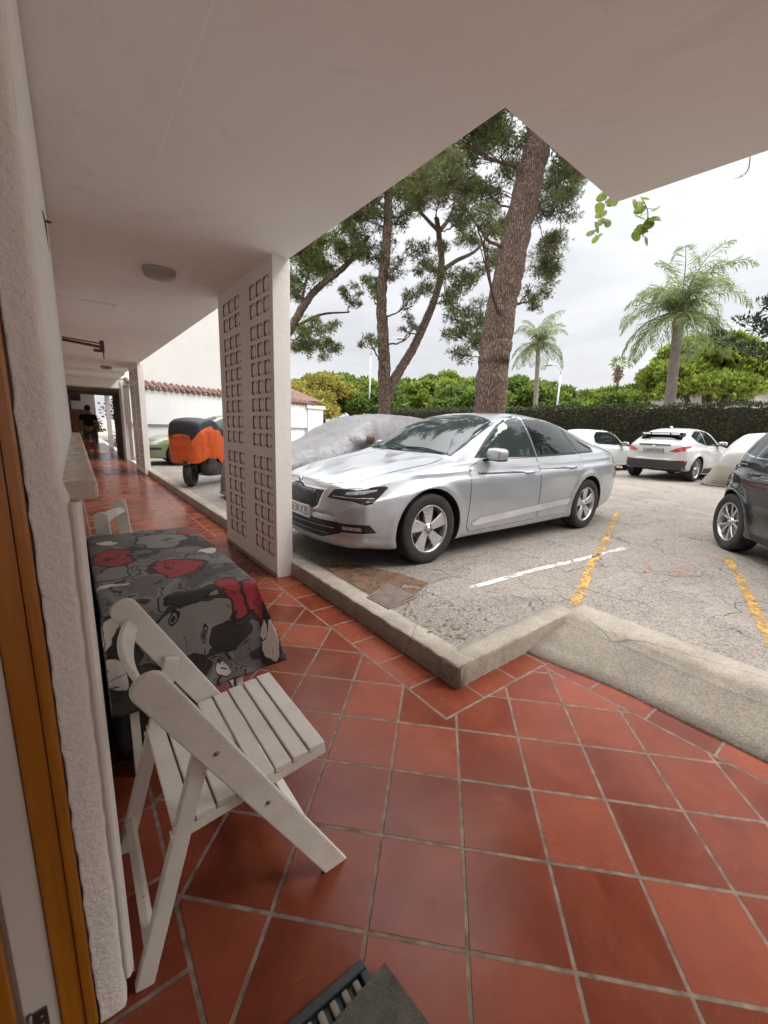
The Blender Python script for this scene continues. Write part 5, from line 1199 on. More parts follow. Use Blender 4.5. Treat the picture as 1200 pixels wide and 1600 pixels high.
# ---- person walking away in the passage
def skin_body(name, pts, edges, m_, parent, sub=2):
    me = bpy.data.meshes.new(name); me.from_pydata([p[:3] for p in pts], edges, []); o = bpy.data.objects.new(name, me); COL.objects.link(o); o.parent = parent
    sk = o.modifiers.new('skin', 'SKIN'); 
    for i, p in enumerate(pts): me.skin_vertices[0].data[i].radius = (p[3], p[4] if len(p) > 4 else p[3])
    me.skin_vertices[0].data[0].use_root = True; sk.use_smooth_shade = True; ss = o.modifiers.new('sub', 'SUBSURF'); ss.levels = sub; ss.render_levels = sub; me.materials.append(m_); return o
def ensure_skin(me):
    if not me.skin_vertices: me.skin_vertices
t = thing('person', 'person in black shirt and grey shorts standing with back turned in the passage', 'person', (.70, 18.4, 0), radians(-8))
SK = mat('skin', (.36, .20, .14), .5, var=.08)
def body(name, pts, edges, m_):
    me = bpy.data.meshes.new(name); me.from_pydata([p[:3] for p in pts], edges, []); o = bpy.data.objects.new(name, me); COL.objects.link(o); o.parent = t
    md = o.modifiers.new('skin', 'SKIN'); bm = bmesh.new(); bm.from_mesh(me); ly = bm.verts.layers.skin.verify(); bm.verts.ensure_lookup_table()
    for i, p in enumerate(pts): bm.verts[i][ly].radius = (p[3], p[4] if len(p) > 4 else p[3]); bm.verts[i][ly].use_root = (i == 0)
    bm.to_mesh(me); bm.free(); ss = o.modifiers.new('sub', 'SUBSURF'); ss.levels = 2; ss.render_levels = 2; md.use_smooth_shade = True; me.materials.append(m_); return o
P_ = [(0, 0, .95, .13, .10), (0, 0, 1.15, .125, .09), (0, 0, 1.38, .15, .10), (0, .0, 1.47, .06), (0, .01, 1.53, .052), (0, .02, 1.60, .075, .085), (0, .03, 1.68, .08, .095), (0, .02, 1.74, .05),
      (-.09, 0, .90, .085), (-.10, .03, .50, .058), (-.10, -.04, .10, .038), (-.10, .0, .05, .035), (-.105, .15, .035, .03), (.09, 0, .90, .085), (.11, -.02, .50, .058), (.115, -.08, .10, .038), (.115, -.04, .05, .035), (.12, .11, .035, .03),
      (-.19, 0, 1.42, .05), (-.26, -.02, 1.16, .04), (-.27, .10, .95, .03), (-.27, .14, .88, .025), (.19, 0, 1.42, .05), (.26, -.02, 1.16, .04), (.26, .12, .97, .03), (.26, .17, .91, .025)]
E_ = [(0, 1), (1, 2), (2, 3), (3, 4), (4, 5), (5, 6), (6, 7), (0, 8), (8, 9), (9, 10), (10, 11), (11, 12), (0, 13), (13, 14), (14, 15), (15, 16), (16, 17), (2, 18), (18, 19), (19, 20), (20, 21), (2, 22), (22, 23), (23, 24), (24, 25)]
bo = body('body', P_, E_, SK)
body('shirt', [(0, 0, .98, .155, .12), (0, 0, 1.18, .15, .11), (0, 0, 1.40, .165, .115), (0, .0, 1.47, .09), (-.19, 0, 1.42, .07), (-.245, -.015, 1.24, .06), (.19, 0, 1.42, .07), (.245, -.015, 1.24, .06)], [(0, 1), (1, 2), (2, 3), (2, 4), (4, 5), (2, 6), (6, 7)], mat('black_shirt', (.01, .01, .012), .8))
body('shorts', [(0, 0, .97, .15, .12), (-.09, 0, .88, .105), (-.10, .02, .58, .085), (.09, 0, .88, .105), (.11, -.01, .58, .085)], [(0, 1), (1, 2), (0, 3), (3, 4)], mat('grey_shorts', (.10, .10, .10), .8))
mb = MB(); mb.add(*blob_box((0, .0, 1.70), (.088, .105, .10), .9)); mb.build('hair', mat('dark_hair', (.015, .012, .01), .6), t)
for sx, y in ((-.105, .05), (.118, .01)):
    mb = MB(); mb.add(*blob_box((sx, y+.02, .045), (.048, .135, .045), .6)); mb.build('shoe', mat('grey_shoe', (.38, .36, .34), .6), t)

# ================================================================== VEGETATION
def leaf_mat(name, lo, mid, hi, nsc=.8, tr=.35, rough=.55):
    M = Mat(name); g = M.n('NewGeometry'); r = NX(M.t, g.outputs['Random Per Island']); n = M.noise(nsc, 4, .6); f = (n*.75+r*.42-.08).clamp()
    col = M.ramp(f, [(.25, lo), (.5, mid), (.8, hi)]); M.set(color=col, rough=rough, spec=.3)
    tl = M.n('BsdfTranslucent'); M.lk(col, tl.inputs[0]); ms = M.n('MixShader'); ms.inputs[0].default_value = tr
    M.t.links.new(M.b.outputs[0], ms.inputs[1]); M.t.links.new(tl.outputs[0], ms.inputs[2]); M.t.links.new(ms.outputs[0], M.t.nodes['Material Output'].inputs[0]); return M.m
def unit(n): v = RG.normal(size=(n, 3)); return v/np.linalg.norm(v, axis=1, keepdims=True)
def leaf_quads(C, D, L_, Wd, fold=0):
    """leaves: pointed quads at C along D"""
    n = len(C); r = unit(n); S_ = np.cross(D, r); S_ /= np.linalg.norm(S_, axis=1, keepdims=True)+1e-9
    L_ = np.broadcast_to(L_, n)[:, None]; Wd = np.broadcast_to(Wd, n)[:, None]
    V = np.stack([C, C+D*L_*.45+S_*Wd*.5, C+D*L_, C+D*L_*.45-S_*Wd*.5], 1).reshape(-1, 3); return V, np.arange(4*n).reshape(n, 4)
def foliage(name, puffs, per, L_, Wd, m_, parent, blades=1, up=.25, shell=.5, per_vol=False):
    """puffs: (centre, radii) clumps; leaves spread through each clump, thinner inside"""
    Cs, Ds = [], []
    for c, r in puffs:
        r = np.array(r if hasattr(r, '__len__') else (r, r, r*.75)); n = max(12, int(per*(r.prod()**(2/3))))
        u = unit(n); rad = RG.uniform(shell, 1, (n, 1))**.6*RG.uniform(.85, 1.15, (n, 1)); p = np.array(c)+u*rad*r
        d = u*.75+unit(n)*.75+np.array([0, 0, up]); d /= np.linalg.norm(d, axis=1, keepdims=True)
        for _ in range(blades):
            dd = d+unit(n)*(.45 if blades > 1 else .0); dd /= np.linalg.norm(dd, axis=1, keepdims=True); Cs.append(p); Ds.append(dd)
    C = np.concatenate(Cs); D = np.concatenate(Ds); n = len(C); V, Fc = leaf_quads(C, D, L_*RG.uniform(.65, 1.25, n), Wd*RG.uniform(.7, 1.3, n)); return raw_mesh(name, V, Fc, m_, parent)
def bark_mat(name, a, b, sc=(9, 9, 1.6)):
    M = Mat(name); v = M.scaled(sc); w = M.noise(1.6, 4, .6, .0, vec=v); cr = M.vor(1.3, 'DISTANCE_TO_EDGE', vec=v); g = ((cr/.22).clamp()); n = M.noise(3, 6, .7, vec=v)
    col = M.ramp(n, [(.3, a), (.7, b)]); col = M.mix((1-g)*.55, col, tuple(x*.40 for x in a)); M.set(color=col, rough=.9, spec=.2, normal=M.bump(g+n*.4, 1, .05)); return M.m
BARK = bark_mat('pine_bark', (.20, .135, .105), (.34, .245, .20), (22, 22, 4.5)); BARK2 = bark_mat('grey_bark', (.13, .105, .09), (.24, .20, .17))
def smooth_path(pts, n=8):
    P_ = [Vector(p) for p in pts]; out_ = []
    for i in range(len(P_)-1):
        p0 = P_[max(0, i-1)]; p1 = P_[i]; p2 = P_[i+1]; p3 = P_[min(len(P_)-1, i+2)]
        for k in range(n):
            t_ = k/n; out_.append(.5*((2*p1)+(p2-p0)*t_+(2*p0-5*p1+4*p2-p3)*t_*t_+(3*p1-p0-3*p2+p3)*t_**3))
    out_.append(P_[-1]); return out_
def limb(mb, pts, r0, r1, n=10, wig=.0, seg=8, flare=0):
    P_ = smooth_path(pts, seg); m_ = len(P_); R_ = []
    for i, p in enumerate(P_):
        t_ = i/(m_-1); R_.append((r0+(r1-r0)*t_)*(1+RN.uniform(-.05, .05))+flare*max(0, 1-t_*6)**2)
        if wig and 0 < i < m_-1: P_[i] = p+Vector((RN.uniform(-wig, wig), RN.uniform(-wig, wig), RN.uniform(-wig, wig)))
    mb.tube(P_, R_, n); return P_
FILL = {}
def pine(name, label, trunks, clumps, m_leaf, bark=BARK, per=1500, group='tall pines beside the parked cars', tw=.02, reach=4.5, L_=.12, Wd=.012, blades=4, parts=6, r_sub=.42, name_kind='pine_tree'):
    t = thing(name_kind, label, 'tree', (0, 0, 0), 0, group); mb = MB(); nodes = []
    for (pts, r0, r1) in trunks: nodes += [(p, r0+(r1-r0)*i/80) for i, p in enumerate(limb(mb, pts, r0, r1, 18, .012*r0/.2, 12, .1*r0))]
    trunk = mb.build('trunk', bark, t); bm_ = MB(); puffs = []
    for (c, r) in clumps:
        c = Vector(c); cand = [nd for nd in nodes if nd[0].z < c.z+.3 and nd[0].z > 1.5] or nodes; nd = min(cand, key=lambda q: (q[0]-c).length+abs((c.z-q[0].z)-(c-q[0]).length*.35)*.6); a = nd[0]; Lb = (c-a).length
        mid = a.lerp(c, .5)+Vector((RN.uniform(-.1, .1), RN.uniform(-.1, .1), -.10*Lb+RN.uniform(-.05, .1)*Lb)); rb = min(nd[1]*.5, .018+.012*Lb)
        pb = limb(bm_, [a, mid, c], rb, .010, 7, .02, 7); nodes += [(p, rb*(1-.7*i/len(pb))) for i, p in enumerate(pb) if i > 4]
        ns = max(4, int(7*r/.6*parts/3))
        for _ in range(ns):
            u = Vector(unit(1)[0]); u.z *= .6; q = c+u*r*RN.uniform(.35, 1.0); rr = r*r_sub*RN.uniform(.6, 1.25); puffs.append((tuple(q), (rr*1.25, rr*1.25, rr*.75)))
            s0 = pb[RN.randrange(len(pb)//2, len(pb))]; bm_.tube([s0, s0.lerp(q, .5)+Vector((RN.uniform(-.06, .06), RN.uniform(-.06, .06), RN.uniform(-.02, .08))), q], [.012, .009, .004], 5, caps=False)
            for _k in range(3):
                e_ = Vector(unit(1)[0])*rr*1.1; bm_.tube([q-e_*.3, q+e_], [.005, .002], 4, caps=False)
    bm_.build('branches', bark, t); foliage('crown', puffs, per, L_, Wd, m_leaf, t, blades=blades, up=.3, shell=.15); return t
PINE_D = leaf_mat('pine_needles', (.050, .058, .020), (.100, .122, .036), (.19, .21, .065), .9)
PINE_B = leaf_mat('pine_needles_bright', (.060, .078, .020), (.125, .16, .036), (.24, .28, .065), .8)
def cl(lst, Y0, dY=1.0, dens=True):
    r_ = []
    for px, py, rp in lst:
        Y = Y0+RN.uniform(-dY, dY); p = at(px, py, Y=Y); dep = (p-Vector((0, 0, CAMH))).dot(FW); r_.append((p, rp*dep/F_PX))
        for _ in range(3 if dens else 0):
            k_ = rp*1.15; p2 = at(px+RN.uniform(-k_, k_), py+RN.uniform(-k_, k_)*.9, Y=Y+RN.uniform(-dY, dY)); r_.append((p2, rp*dep/F_PX*RN.uniform(.5, .85)))
    return r_
# big leaning pine right behind the silver car
YA = 6.35
trA = [at(765, 668, Y=YA), at(768, 600, Y=YA), at(778, 520, Y=YA+.02), at(795, 420, Y=YA+.05), at(822, 300, Y=YA+.1), at(842, 215, Y=YA+.15), at(856, 120, Y=YA+.2), at(862, 30, Y=YA+.3)]
trA = [Vector((trA[0].x, trA[0].y, GZ-.1))]+trA[1:]
clA = cl([(855, 330, 30), (862, 385, 26), (850, 425, 22), (868, 290, 30), (848, 455, 15), (885, 260, 26), (905, 225, 30), (835, 478, 12)], YA+1.3, .8)+cl([(745, 235, 34), (700, 275, 34), (780, 205, 30), (655, 305, 30), (800, 250, 24), (720, 330, 26), (760, 300, 26), (680, 245, 30), (735, 190, 40), (790, 150, 44), (640, 265, 40), (830, 140, 40), (880, 190, 40), (765, 355, 18)], YA+1.0, 1.4)+cl([(740, 540, 22), (712, 520, 22), (732, 490, 20), (705, 475, 16), (750, 505, 16), (690, 430, 18), (724, 445, 20), (750, 420, 18)], YA+2.0, .8)
pine('a', 'great leaning pine with furrowed trunk rising behind the silver car', [(trA, .365, .25)], clA, PINE_D, per=1500)
# forked pine
YB = 10.2
tb = [at(602, 640, Y=YB), at(601, 600, Y=YB), at(598, 520, Y=YB), at(596, 460, Y=YB), at(604, 380, Y=YB), at(607, 300, Y=YB), at(608, 220, Y=YB)]; tb = [Vector((tb[0].x, tb[0].y, GZ-.1))]+tb[1:]
tc_ = [at(604, 625, Y=YB), at(618, 590, Y=YB-.02), at(645, 545, Y=YB-.05), at(668, 495, Y=YB-.1), at(683, 455, Y=YB-.1), at(690, 415, Y=YB-.1), at(686, 370, Y=YB), at(682, 340, Y=YB)]
tdd = [at(688, 425, Y=YB-.1), at(712, 408, Y=YB-.2), at(745, 390, Y=YB-.3), at(775, 350, Y=YB-.3)]; te = [at(686, 362, Y=YB), at(705, 335, Y=YB+.2), at(715, 290, Y=YB+.3)]; tf = [at(686, 362, Y=YB), at(660, 335, Y=YB-.2), at(640, 310, Y=YB-.3)]
clB = cl([(585, 400, 22), (575, 330, 26), (620, 340, 20), (585, 450, 16), (622, 420, 18), (632, 280, 30), (590, 290, 30), (560, 370, 22), (615, 250, 34), (640, 470, 14), (575, 530, 12), (655, 395, 18), (560, 300, 26)], YB, .9)+cl([(660, 290, 26), (700, 265, 28), (730, 300, 26), (720, 345, 20), (648, 330, 18), (762, 330, 20), (735, 375, 16), (665, 450, 16), (640, 505, 11), (655, 425, 12), (700, 460, 12), (690, 390, 10), (770, 400, 16)], YB, .9)
pine('b', 'forked pine with two slender stems behind the grey covered car', [(tb, .20, .09), (tc_, .155, .07), (tdd, .075, .03), (te, .07, .03), (tf, .06, .03)], clB, PINE_D, per=1500)
# pine at the left, trunk hidden by the lattice pillar
YC = 11.5
td_ = [at(436, 640, Y=YC), at(440, 560, Y=YC), at(462, 500, Y=YC), at(492, 455, Y=YC), at(540, 415, Y=YC), at(575, 370, Y=YC)]; td_ = [Vector((td_[0].x, td_[0].y, GZ-.1))]+td_[1:]
te_ = [at(455, 515, Y=YC), at(500, 492, Y=YC), at(545, 488, Y=YC)]; tg_ = [at(470, 488, Y=YC), at(478, 440, Y=YC), at(500, 390, Y=YC)]
clC = cl([(475, 400, 30), (510, 375, 30), (545, 350, 26), (465, 440, 26), (500, 420, 24), (530, 395, 22), (560, 395, 16), (455, 380, 34)], YC, .9)+cl([(480, 520, 20), (505, 520, 18), (470, 545, 18), (500, 548, 16), (520, 540, 12), (555, 470, 10), (540, 455, 12), (575, 440, 12)], YC, .6)
pine('c', 'bushy pine whose trunk hides behind the lattice pillar', [(td_, .15, .06), (te_, .05, .02), (tg_, .055, .02)], clC, PINE_B, per=1700)

# hedge along the back of the car park
t = thing('hedge', 'long clipped dark hedge behind the parked cars', 'hedge'); Hx, Hy0, Hy1, Hz = 18.9, -9.0, 27.0, 2.60
mb = MB(); n = 120
for i in range(n):
    y0 = Hy0+(Hy1-Hy0)*i/n; y1 = y0+(Hy1-Hy0)/n-.002; mb.box((Hx+.16, y0, GZ-.1), (Hx+1.0, y1, Hz-.12+RN.uniform(-.04, .04)))
mb.build('core', mat('hedge_inside', (.028, .022, .014), .95, var=.4), t)
N = 52000; y = RG.uniform(Hy0, Hy1, N); z = RG.uniform(GZ, Hz, N); x = Hx+RG.normal(0, .06, N)+.09*np.sin(y*2.3)*np.sin(z*2.1+y)
top = RG.random(N) < .30; x = np.where(top, RG.uniform(Hx-.05, Hx+1.05, N), x); hz = Hz+.05*np.sin(y*1.7)+.04*np.sin(y*4.1+1); z = np.where(top, hz+RG.normal(0, .05, N), z)
C = np.stack([x, y, z], 1); D = unit(N)+np.where(top[:, None], [[0, 0, .8]], [[-.7, 0, .2]]); D /= np.linalg.norm(D, axis=1, keepdims=True); V, Fc = leaf_quads(C, D, RG.uniform(.06, .14, N), RG.uniform(.03, .06, N))
raw_mesh('foliage', V, Fc, leaf_mat('hedge_leaves', (.018, .022, .008), (.038, .045, .014), (.085, .105, .03), 1.6, .2), t)

def broad_tree(label, c, R_, m_, z0=None, kind='tree', group='trees beyond the hedge', n=46, per=520, L_=.22, Wd=.13, trunk=True, flat=.8, name='broadleaf_tree'):
    """round broadleaf crown: many small clumps over an uneven dome"""
    t = thing(name, label, kind, (c[0], c[1], GZ), 0, group); cz = c[2]-GZ; mb = MB(); puffs = []
    limb(mb, [(0, 0, -.1), (RN.uniform(-.2, .2), RN.uniform(-.2, .2), cz*.5), (0, 0, cz)], .05*R_[2]+.08, .05, 10, .02)
    for i in range(n):
        u = unit(1)[0]; u[2] = abs(u[2])*1.0-.25; k = RN.uniform(.55, 1.12); q = np.array([u[0]*R_[0]*k, u[1]*R_[1]*k, cz+u[2]*R_[2]*k]); s_ = RN.uniform(.14, .36)*min(R_); puffs.append((q, (s_*1.25, s_*1.25, s_*flat)))
        if i % 3 == 0: mb.tube([(0, 0, cz*.6), tuple(q*.5+np.array([0, 0, cz*.4])), tuple(q)], [.07, .04, .015], 5, caps=False)
    if trunk: mb.build('trunk', BARK2, t)
    foliage('crown', puffs, per, L_, Wd, m_, t, blades=1, up=.35, shell=.35); return t
G1 = leaf_mat('green_leaves', (.045, .075, .014), (.105, .165, .03), (.22, .30, .055), .35); G2 = leaf_mat('yellow_leaves', (.12, .11, .02), (.26, .24, .045), (.42, .38, .08), .5); G3 = leaf_mat('lime_leaves', (.075, .105, .016), (.175, .235, .036), (.32, .38, .07), .28)
spots = [(470, 630, 30, 24, G2, 'yellow-leaved tree next to the white wall end'), (505, 615, 33, 26, G2, 'taller yellow-green tree left of the first street lamp'), (550, 618, 34, 26, G3, 'lime tree standing at the first street lamp'), (585, 632, 30, 22, G1, 'low green tree behind the grey covered car'), (640, 622, 36, 30, G1, 'broad green tree right of the forked pine'),
         (690, 618, 38, 30, G3, 'bright green tree left of the great pine trunk'), (735, 628, 34, 26, G1, 'green tree partly behind the great pine trunk'), (795, 618, 40, 30, G1, 'green tree right of the great pine trunk'), (845, 628, 40, 26, G1, 'green tree at the foot of the left palm'), (890, 636, 44, 24, G3, 'low light green tree beside the second street lamp'),
         (945, 634, 46, 22, G3, 'low hazy green tree left of the right palm'), (995, 628, 44, 24, G1, 'green tree under the small distant palm')]
for i, (px, py, X_, rp, m_, lb) in enumerate(spots):
    p = at(px, py, X=X_ if px > 600 else None, Y=None if px > 600 else X_*.95); dep = (p-Vector((0, 0, CAMH))).dot(FW); r_ = rp*dep/F_PX*1.3
    broad_tree(lb, (p.x, p.y, max(1.6, p.z-r_*.15)), (r_*1.7, r_*1.7, r_*RN.uniform(.9, 1.15)), m_, n=95, per=420, L_=.014*dep*.75, Wd=.008*dep*.75)
def umbrella(label, pts, X_, m_, n=80):
    t = thing('stone_pine', label, 'tree', (0, 0, 0), 0, 'trees beyond the hedge'); puffs = []; mb = MB(); base = at(pts[0][0], 640, X=X_+2); base.z = GZ
    for (px, py, rx, ry) in pts:
        c = at(px, py, X=X_+RN.uniform(0, 3)); dep = (c-Vector((0, 0, CAMH))).dot(FW); k = dep/F_PX
        for _ in range(n):
            a_ = RN.uniform(0, 2*pi); q = RN.random()**.5; h = sqrt(max(0, 1-q*q)); puffs.append(((c.x+q*sin(a_)*rx*k, c.y+q*cos(a_)*rx*k, c.z+(h*RN.uniform(.75, 1)-.3)*ry*k*1.2), (.62, .62, .40)))
        limb(mb, [base, base.lerp(c, .5)+Vector((0, 0, .4)), c], .28, .08, 8, .03)
    mb.build('trunk', BARK2, t); foliage('crown', puffs, 560, .30, .16, m_, t, up=.6, shell=.3)
umbrella('large rounded stone pine mound behind the right palm', [(1110, 560, 66, 30), (1060, 590, 44, 24), (1150, 585, 50, 28), (1100, 610, 70, 20)], 30, leaf_mat('lime_pine', (.085, .115, .018), (.20, .26, .036), (.36, .42, .07), .5))

# palms
def palm(label, base, top, nf, fl, droop, m_, seed, r=.20, group='feather palms beyond the hedge'):
    rs = random.Random(seed); t = thing('palm_tree', label, 'palm tree', (base.x, base.y, GZ), 0, group); tp = top-Vector((base.x, base.y, GZ)); mb = MB(); n = 60; pts = []; R_ = []
    for i in range(n+1): u = i/n; pts.append(Vector((tp.x*u**1.5, tp.y*u**1.5, tp.z*u))); R_.append(r*(1.15-.25*u)*(1+.05*(i % 2))+.12*r*max(0, 1-u*8))
    mb.tube(pts, R_, 14); mb.build('trunk', mat('palm_trunk', (.21, .18, .155), .9, var=.3, scale=4, bump=.7, bscale=14), t)
    mb = MB(); mb.tube([tp-Vector((0, 0, .15*fl*.5)), tp, tp+Vector((0, 0, .22*fl))], [r*.95, r*1.15, r*.45], 12); mb.build('crownshaft', mat('palm_shaft', (.20, .19, .06), .6, var=.35), t)
    V, C, D, LL, WW = [], [], [], [], []; rach = MB(); o = tp+Vector((0, 0, .15*fl))
    for k in range(nf):
        az = 2*pi*k/nf*1.0+rs.uniform(-.2, .2); el = radians(rs.choice([74, 60, 46, 30, 14, -4, -20])+rs.uniform(-8, 8)); l = fl*rs.uniform(.85, 1.1); m = 22; p = Vector(o); d = Vector((cos(az)*cos(el), sin(az)*cos(el), sin(el))); P_ = [Vector(p)]
        for i in range(m):
            p = p+d*(l/m); d = (d+Vector((0, 0, -droop*(.35+1.3*i/m)/m*2.2))).normalized(); P_.append(Vector(p))
        rach.tube(P_, [.035*(1-.85*i/m) for i in range(m+1)], 5, caps=False)
        sd = Vector((-sin(az), cos(az), 0))
        for i in range(2, m):
            a, b = P_[i], P_[i+1] if i+1 < len(P_) else P_[i]; tg = (P_[i]-P_[i-1]).normalized()
            for q in range(3):
                pt = P_[i-1].lerp(P_[i], (q+.5)/3); ll = l*.24*sin(pi*min(.97, .12+.86*(i+q/3)/m))**.7
                for s_ in (-1, 1):
                    dv = (sd*s_*rs.uniform(.7, 1)+tg*rs.uniform(.4, .8)+Vector((0, 0, rs.uniform(-.55, .25)))).normalized()
                    C.append(tuple(pt)); D.append(tuple(dv)); LL.append(ll*rs.uniform(.8, 1.1))
                    e_ = pt+dv*ll*.62; dv2 = (dv*.6+Vector((0, 0, -.85))).normalized(); C.append(tuple(e_)); D.append(tuple(dv2)); LL.append(ll*.5)
    rach.build('rachis', mat('palm_stem', (.20, .22, .07), .6), t)
    n = len(C); V, Fc = leaf_quads(np.array(C), np.array(D), np.array(LL), np.full(n, .033*fl/3.4)); raw_mesh('fronds', V, Fc, m_, t); return t
PL = leaf_mat('palm_leaves', (.10, .135, .055), (.20, .26, .11), (.34, .40, .20), .7, .4)
b_ = at(1049, 628, X=22.5); tp_ = at(1060, 505, X=22.5); palm('tall feather palm at right with wide drooping fronds', b_, tp_, 30, 3.15, 1.25, PL, 5, r=.22)
b_ = at(838, 640, X=27); tp_ = at(841, 545, X=27); palm('smaller feather palm between the great pine and the street lamp', b_, tp_, 22, 2.6, 1.1, PL, 9, r=.15)
t = thing('fan_palm', 'tiny distant fan palm with skirt of dead leaves', 'palm tree', (0, 0, 0)); b_ = at(966, 640, X=70); tp_ = at(967, 572, X=70); mb = MB(); mb.tube([(b_.x, b_.y, 0), tp_], [.28, .22], 8); mb.build('trunk', BARK2, t)
foliage('skirt', [(tuple(tp_-Vector((0, 0, 1.0))), (.55, .55, 1.1))], 300, .6, .2, leaf_mat('dead_fronds', (.10, .06, .04), (.2, .13, .09), (.3, .2, .14)), t, up=-1.2); foliage('crown', [(tuple(tp_+Vector((0, 0, .4))), (.75, .75, .6))], 170, .9, .24, PL, t, up=.3)
# norfolk pine at the right edge: layered up-curved branches
t = thing('norfolk_pine', 'dark layered norfolk pine cut by the right edge', 'tree'); b_ = at(1262, 640, X=24); tp_ = at(1268, 390, X=24); mb = MB(); b_.z = 0; mb.tube([b_, tp_], [.25, .05], 10); mb.build('trunk', BARK2, t); br = MB(); pf = []
for i in range(10):
    z = 5.2+(tp_.z-5.2)*i/10; l = 3.4*(1-i/11)
    for k in range(6):
        a = k*pi/3+i*.5; P_ = [Vector((b_.x+cos(a)*l*u, b_.y+sin(a)*l*u, z-.35*sin(pi*u)*l*.4+.25*u*u*l*.5)) for u in np.linspace(0, 1, 9)]; br.tube(P_, [.045*(1-.8*u) for u in np.linspace(0, 1, 9)], 5)
        for p in P_[2:]: pf.append((tuple(p), (.28, .28, .13)))
br.build('branches', BARK2, t); foliage('crown', pf, 700, .22, .07, leaf_mat('norfolk_needles', (.016, .024, .014), (.035, .05, .028), (.07, .09, .05)), t, up=.7, shell=.1)

# hanging leafy sprays from the balcony edge
def spray(label, pts, n, seed, sz=.085):
    rs = random.Random(seed); t = thing('hanging_plant', label, 'plant', (0, 0, 0), 0, 'leafy sprays hanging over the balcony edge'); mb = MB(); P_ = smooth_path(pts, 6); mb.tube(P_, .0025, 6); lf = MB(); lf.smooth = True
    for i in range(n):
        p = P_[int((i+.9)/n*(len(P_)-1))]; off = Vector((rs.uniform(-1, 1), rs.uniform(-1, 1), rs.uniform(-.7, .3))).normalized()*sz*.5; mb.tube([p, p+off*.6, p+off], .0013, 5); s_ = sz*rs.uniform(.75, 1.15)
        R_ = ((-FW+Vector((0, 0, .45))).to_track_quat('Z', 'Y').to_matrix()) @ Euler((rs.uniform(-.75, .75), rs.uniform(-.75, .75), rs.uniform(0, 6.28))).to_matrix(); m_ = 14; vs = [(0, 0, 0)]
        for k in range(m_):
            a = 2*pi*k/m_; rr = .5*(1-.22*abs(sin(a/2-pi/2))**8*3+.12*cos(a)); x, y = rr*cos(a)*1.12, rr*sin(a)*.86; vs.append((x*s_, y*s_, -.25*s_*(x*x+y*y)-.12*s_*abs(y)))
        lf.add([tuple(R_ @ Vector(v)+p+off) for v in vs], [(0, 1+k, 1+(k+1) % m_) for k in range(m_)])
    mb.build('stem', mat('green_stem', (.12, .14, .04), .6), t); o = lf.build('leaves', leaf_mat('heart_leaves', (.12, .19, .025), (.23, .32, .045), (.38, .46, .09), 12, .45), t, fix=False); return t
spray('small spray of round leaves left of the slab corner', [at(948, 300, Y=1.5), at(945, 320, Y=1.5), at(938, 345, Y=1.48), at(926, 365, Y=1.47)], 10, 3, .078)
spray('fuller spray of round leaves right of the slab corner', [at(1002, 308, X=2.72), at(1012, 330, X=2.73), at(1010, 350, X=2.74), at(1004, 370, X=2.75)], 15, 4, .080)
spray('single dry leaf and tendril at the right slab edge', [at(1172, 245, X=2.74), at(1170, 262, X=2.74), at(1164, 272, X=2.74)], 1, 8, .05)

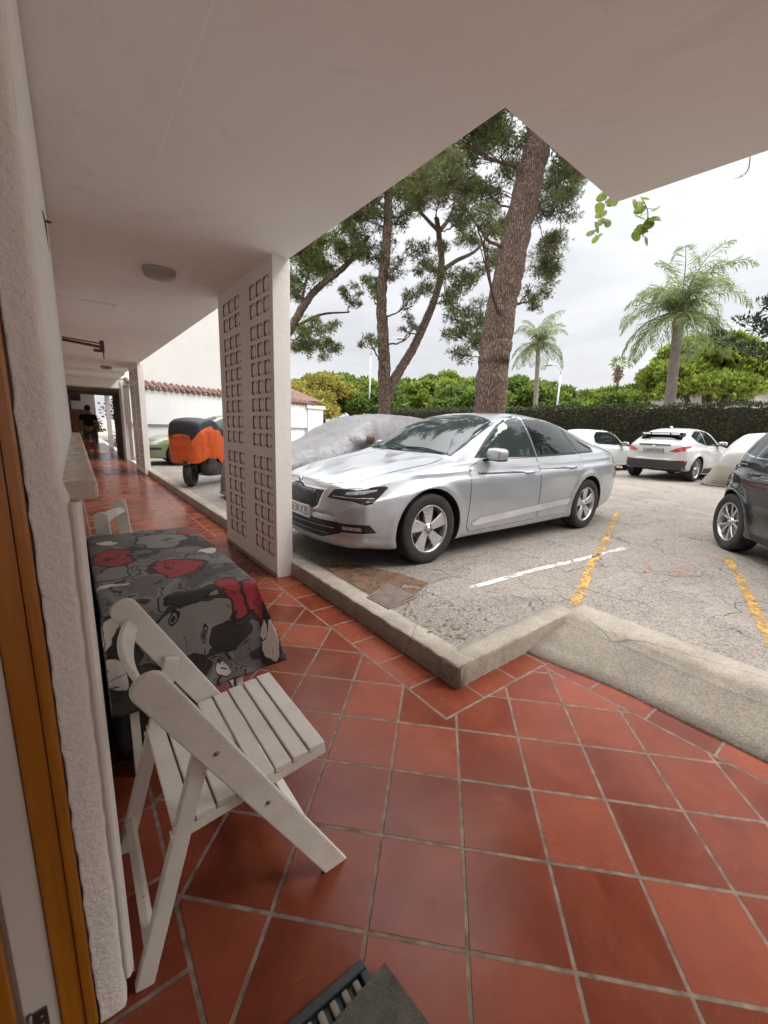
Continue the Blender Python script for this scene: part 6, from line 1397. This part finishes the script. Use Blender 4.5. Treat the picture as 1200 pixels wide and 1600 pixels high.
# unseen trees added for car reflections, and plants beyond the passage
for i, (x_, y_, lb) in enumerate(((9, -13, 'unseen round tree added for car reflections, right of the dark car'), (16, -16, 'second unseen round tree added for car reflections, farther right'), (3.5, -15, 'unseen round tree added for car reflections, behind the doorway side'))):
    broad_tree(lb, (x_, y_, 5.2), (3.6, 3.6, 3.2), G1, group='unseen trees added for car reflections', n=40, per=120, L_=.5, Wd=.3)
broad_tree('dark leafy shrub seen through the passage', (1.05, 24.5, .9), (.45, .45, .8), G1, kind='shrub', group='plants beyond the passage', n=22, per=420, L_=.12, Wd=.07, name='shrub')
broad_tree('tall leafy shrub beside the slim far column', (2.2, 24.0, 1.5), (.7, .7, 1.2), G1, kind='shrub', group='plants beyond the passage', n=26, per=420, L_=.13, Wd=.08, name='shrub')
for i, (x_, y_) in enumerate(((1.9, 21.6), (.75, 22.6))):
    t = thing('flower_pot', ('red clay pot at the foot of the slim column', 'clay pot left of the person in the passage')[i], 'pot', (x_, y_, 0 if i else .13), 0, 'clay pots beyond the passage'); mb = MB(); mb.lathe([(.001, 0), (.14, 0), (.19, .30), (.21, .30), (.21, .36), (.18, .36), (.17, .31), (.001, .30)], 24); mb.build('pot', mat('clay', (.33, .08, .05), .7), t)
    foliage('plant', [((0, 0, .55), (.25, .25, .28))], 900, .14, .06, G1, t)

trd = [Vector((12, -2.6, 0)), Vector((12, -2.5, 3)), Vector((12.3, -2.2, 6)), Vector((12.2, -2, 9))]  # unseen pine added for window reflections; high clumps keep sky sheen off the floor
pine('d', 'unseen pine added for car window reflections and to block sky sheen on the tiles', [(trd, .3, .12)], [(Vector((12.5+RN.uniform(-2.5, 3), -2.2+RN.uniform(-2.6, 2.2), RN.uniform(5.0, 9.5))), RN.uniform(.6, 1.0)) for _ in range(24)]+[(Vector((x_, y_, .62*hypot(x_, y_)+CAMH+RN.uniform(.8, 4))), 1.3) for x_, y_ in [(RN.uniform(7.5, 13.5), RN.uniform(-3.5, 5.0)) for _ in range(24)]], PINE_D, per=170, L_=.26, Wd=.05)
# litter blown against the kerb and under the silver car
N = 2000; x = np.concatenate([1.72+np.abs(RG.normal(0, .28, N//2)), RG.uniform(1.75, 6.8, N//2)]); y = np.concatenate([RG.uniform(1.5, 4.9, N//2), np.where(RG.random(N//2) < .5, RG.uniform(2.3, 5.0, N//2), RG.uniform(1.5, 7, N//2))])
C = np.stack([x, y, np.full(len(x), GZ+.006)+RG.uniform(0, .004, len(x))], 1); a_ = RG.uniform(0, 2*pi, len(x)); D = np.stack([np.cos(a_), np.sin(a_), RG.uniform(-.02, .12, len(x))], 1)
sd_ = np.stack([-np.sin(a_), np.cos(a_), RG.uniform(-.2, .2, len(x))], 1); LL = RG.uniform(.012, .05, len(x))[:, None]; WW = np.where(RG.random(len(x)) < .6, .003, .014)[:, None]
V = np.stack([C, C+D*LL*.5+sd_*WW*.5, C+D*LL, C+D*LL*.5-sd_*WW*.5], 1).reshape(-1, 3); o = raw_mesh('leaf_litter', V, np.arange(len(V)).reshape(-1, 4), leaf_mat('dead_litter', (.06, .035, .02), (.14, .085, .045), (.28, .19, .10), 3, .1)); o['kind'] = 'stuff'; tag(o, 'dry needles and leaf litter scattered on the asphalt', 'litter')
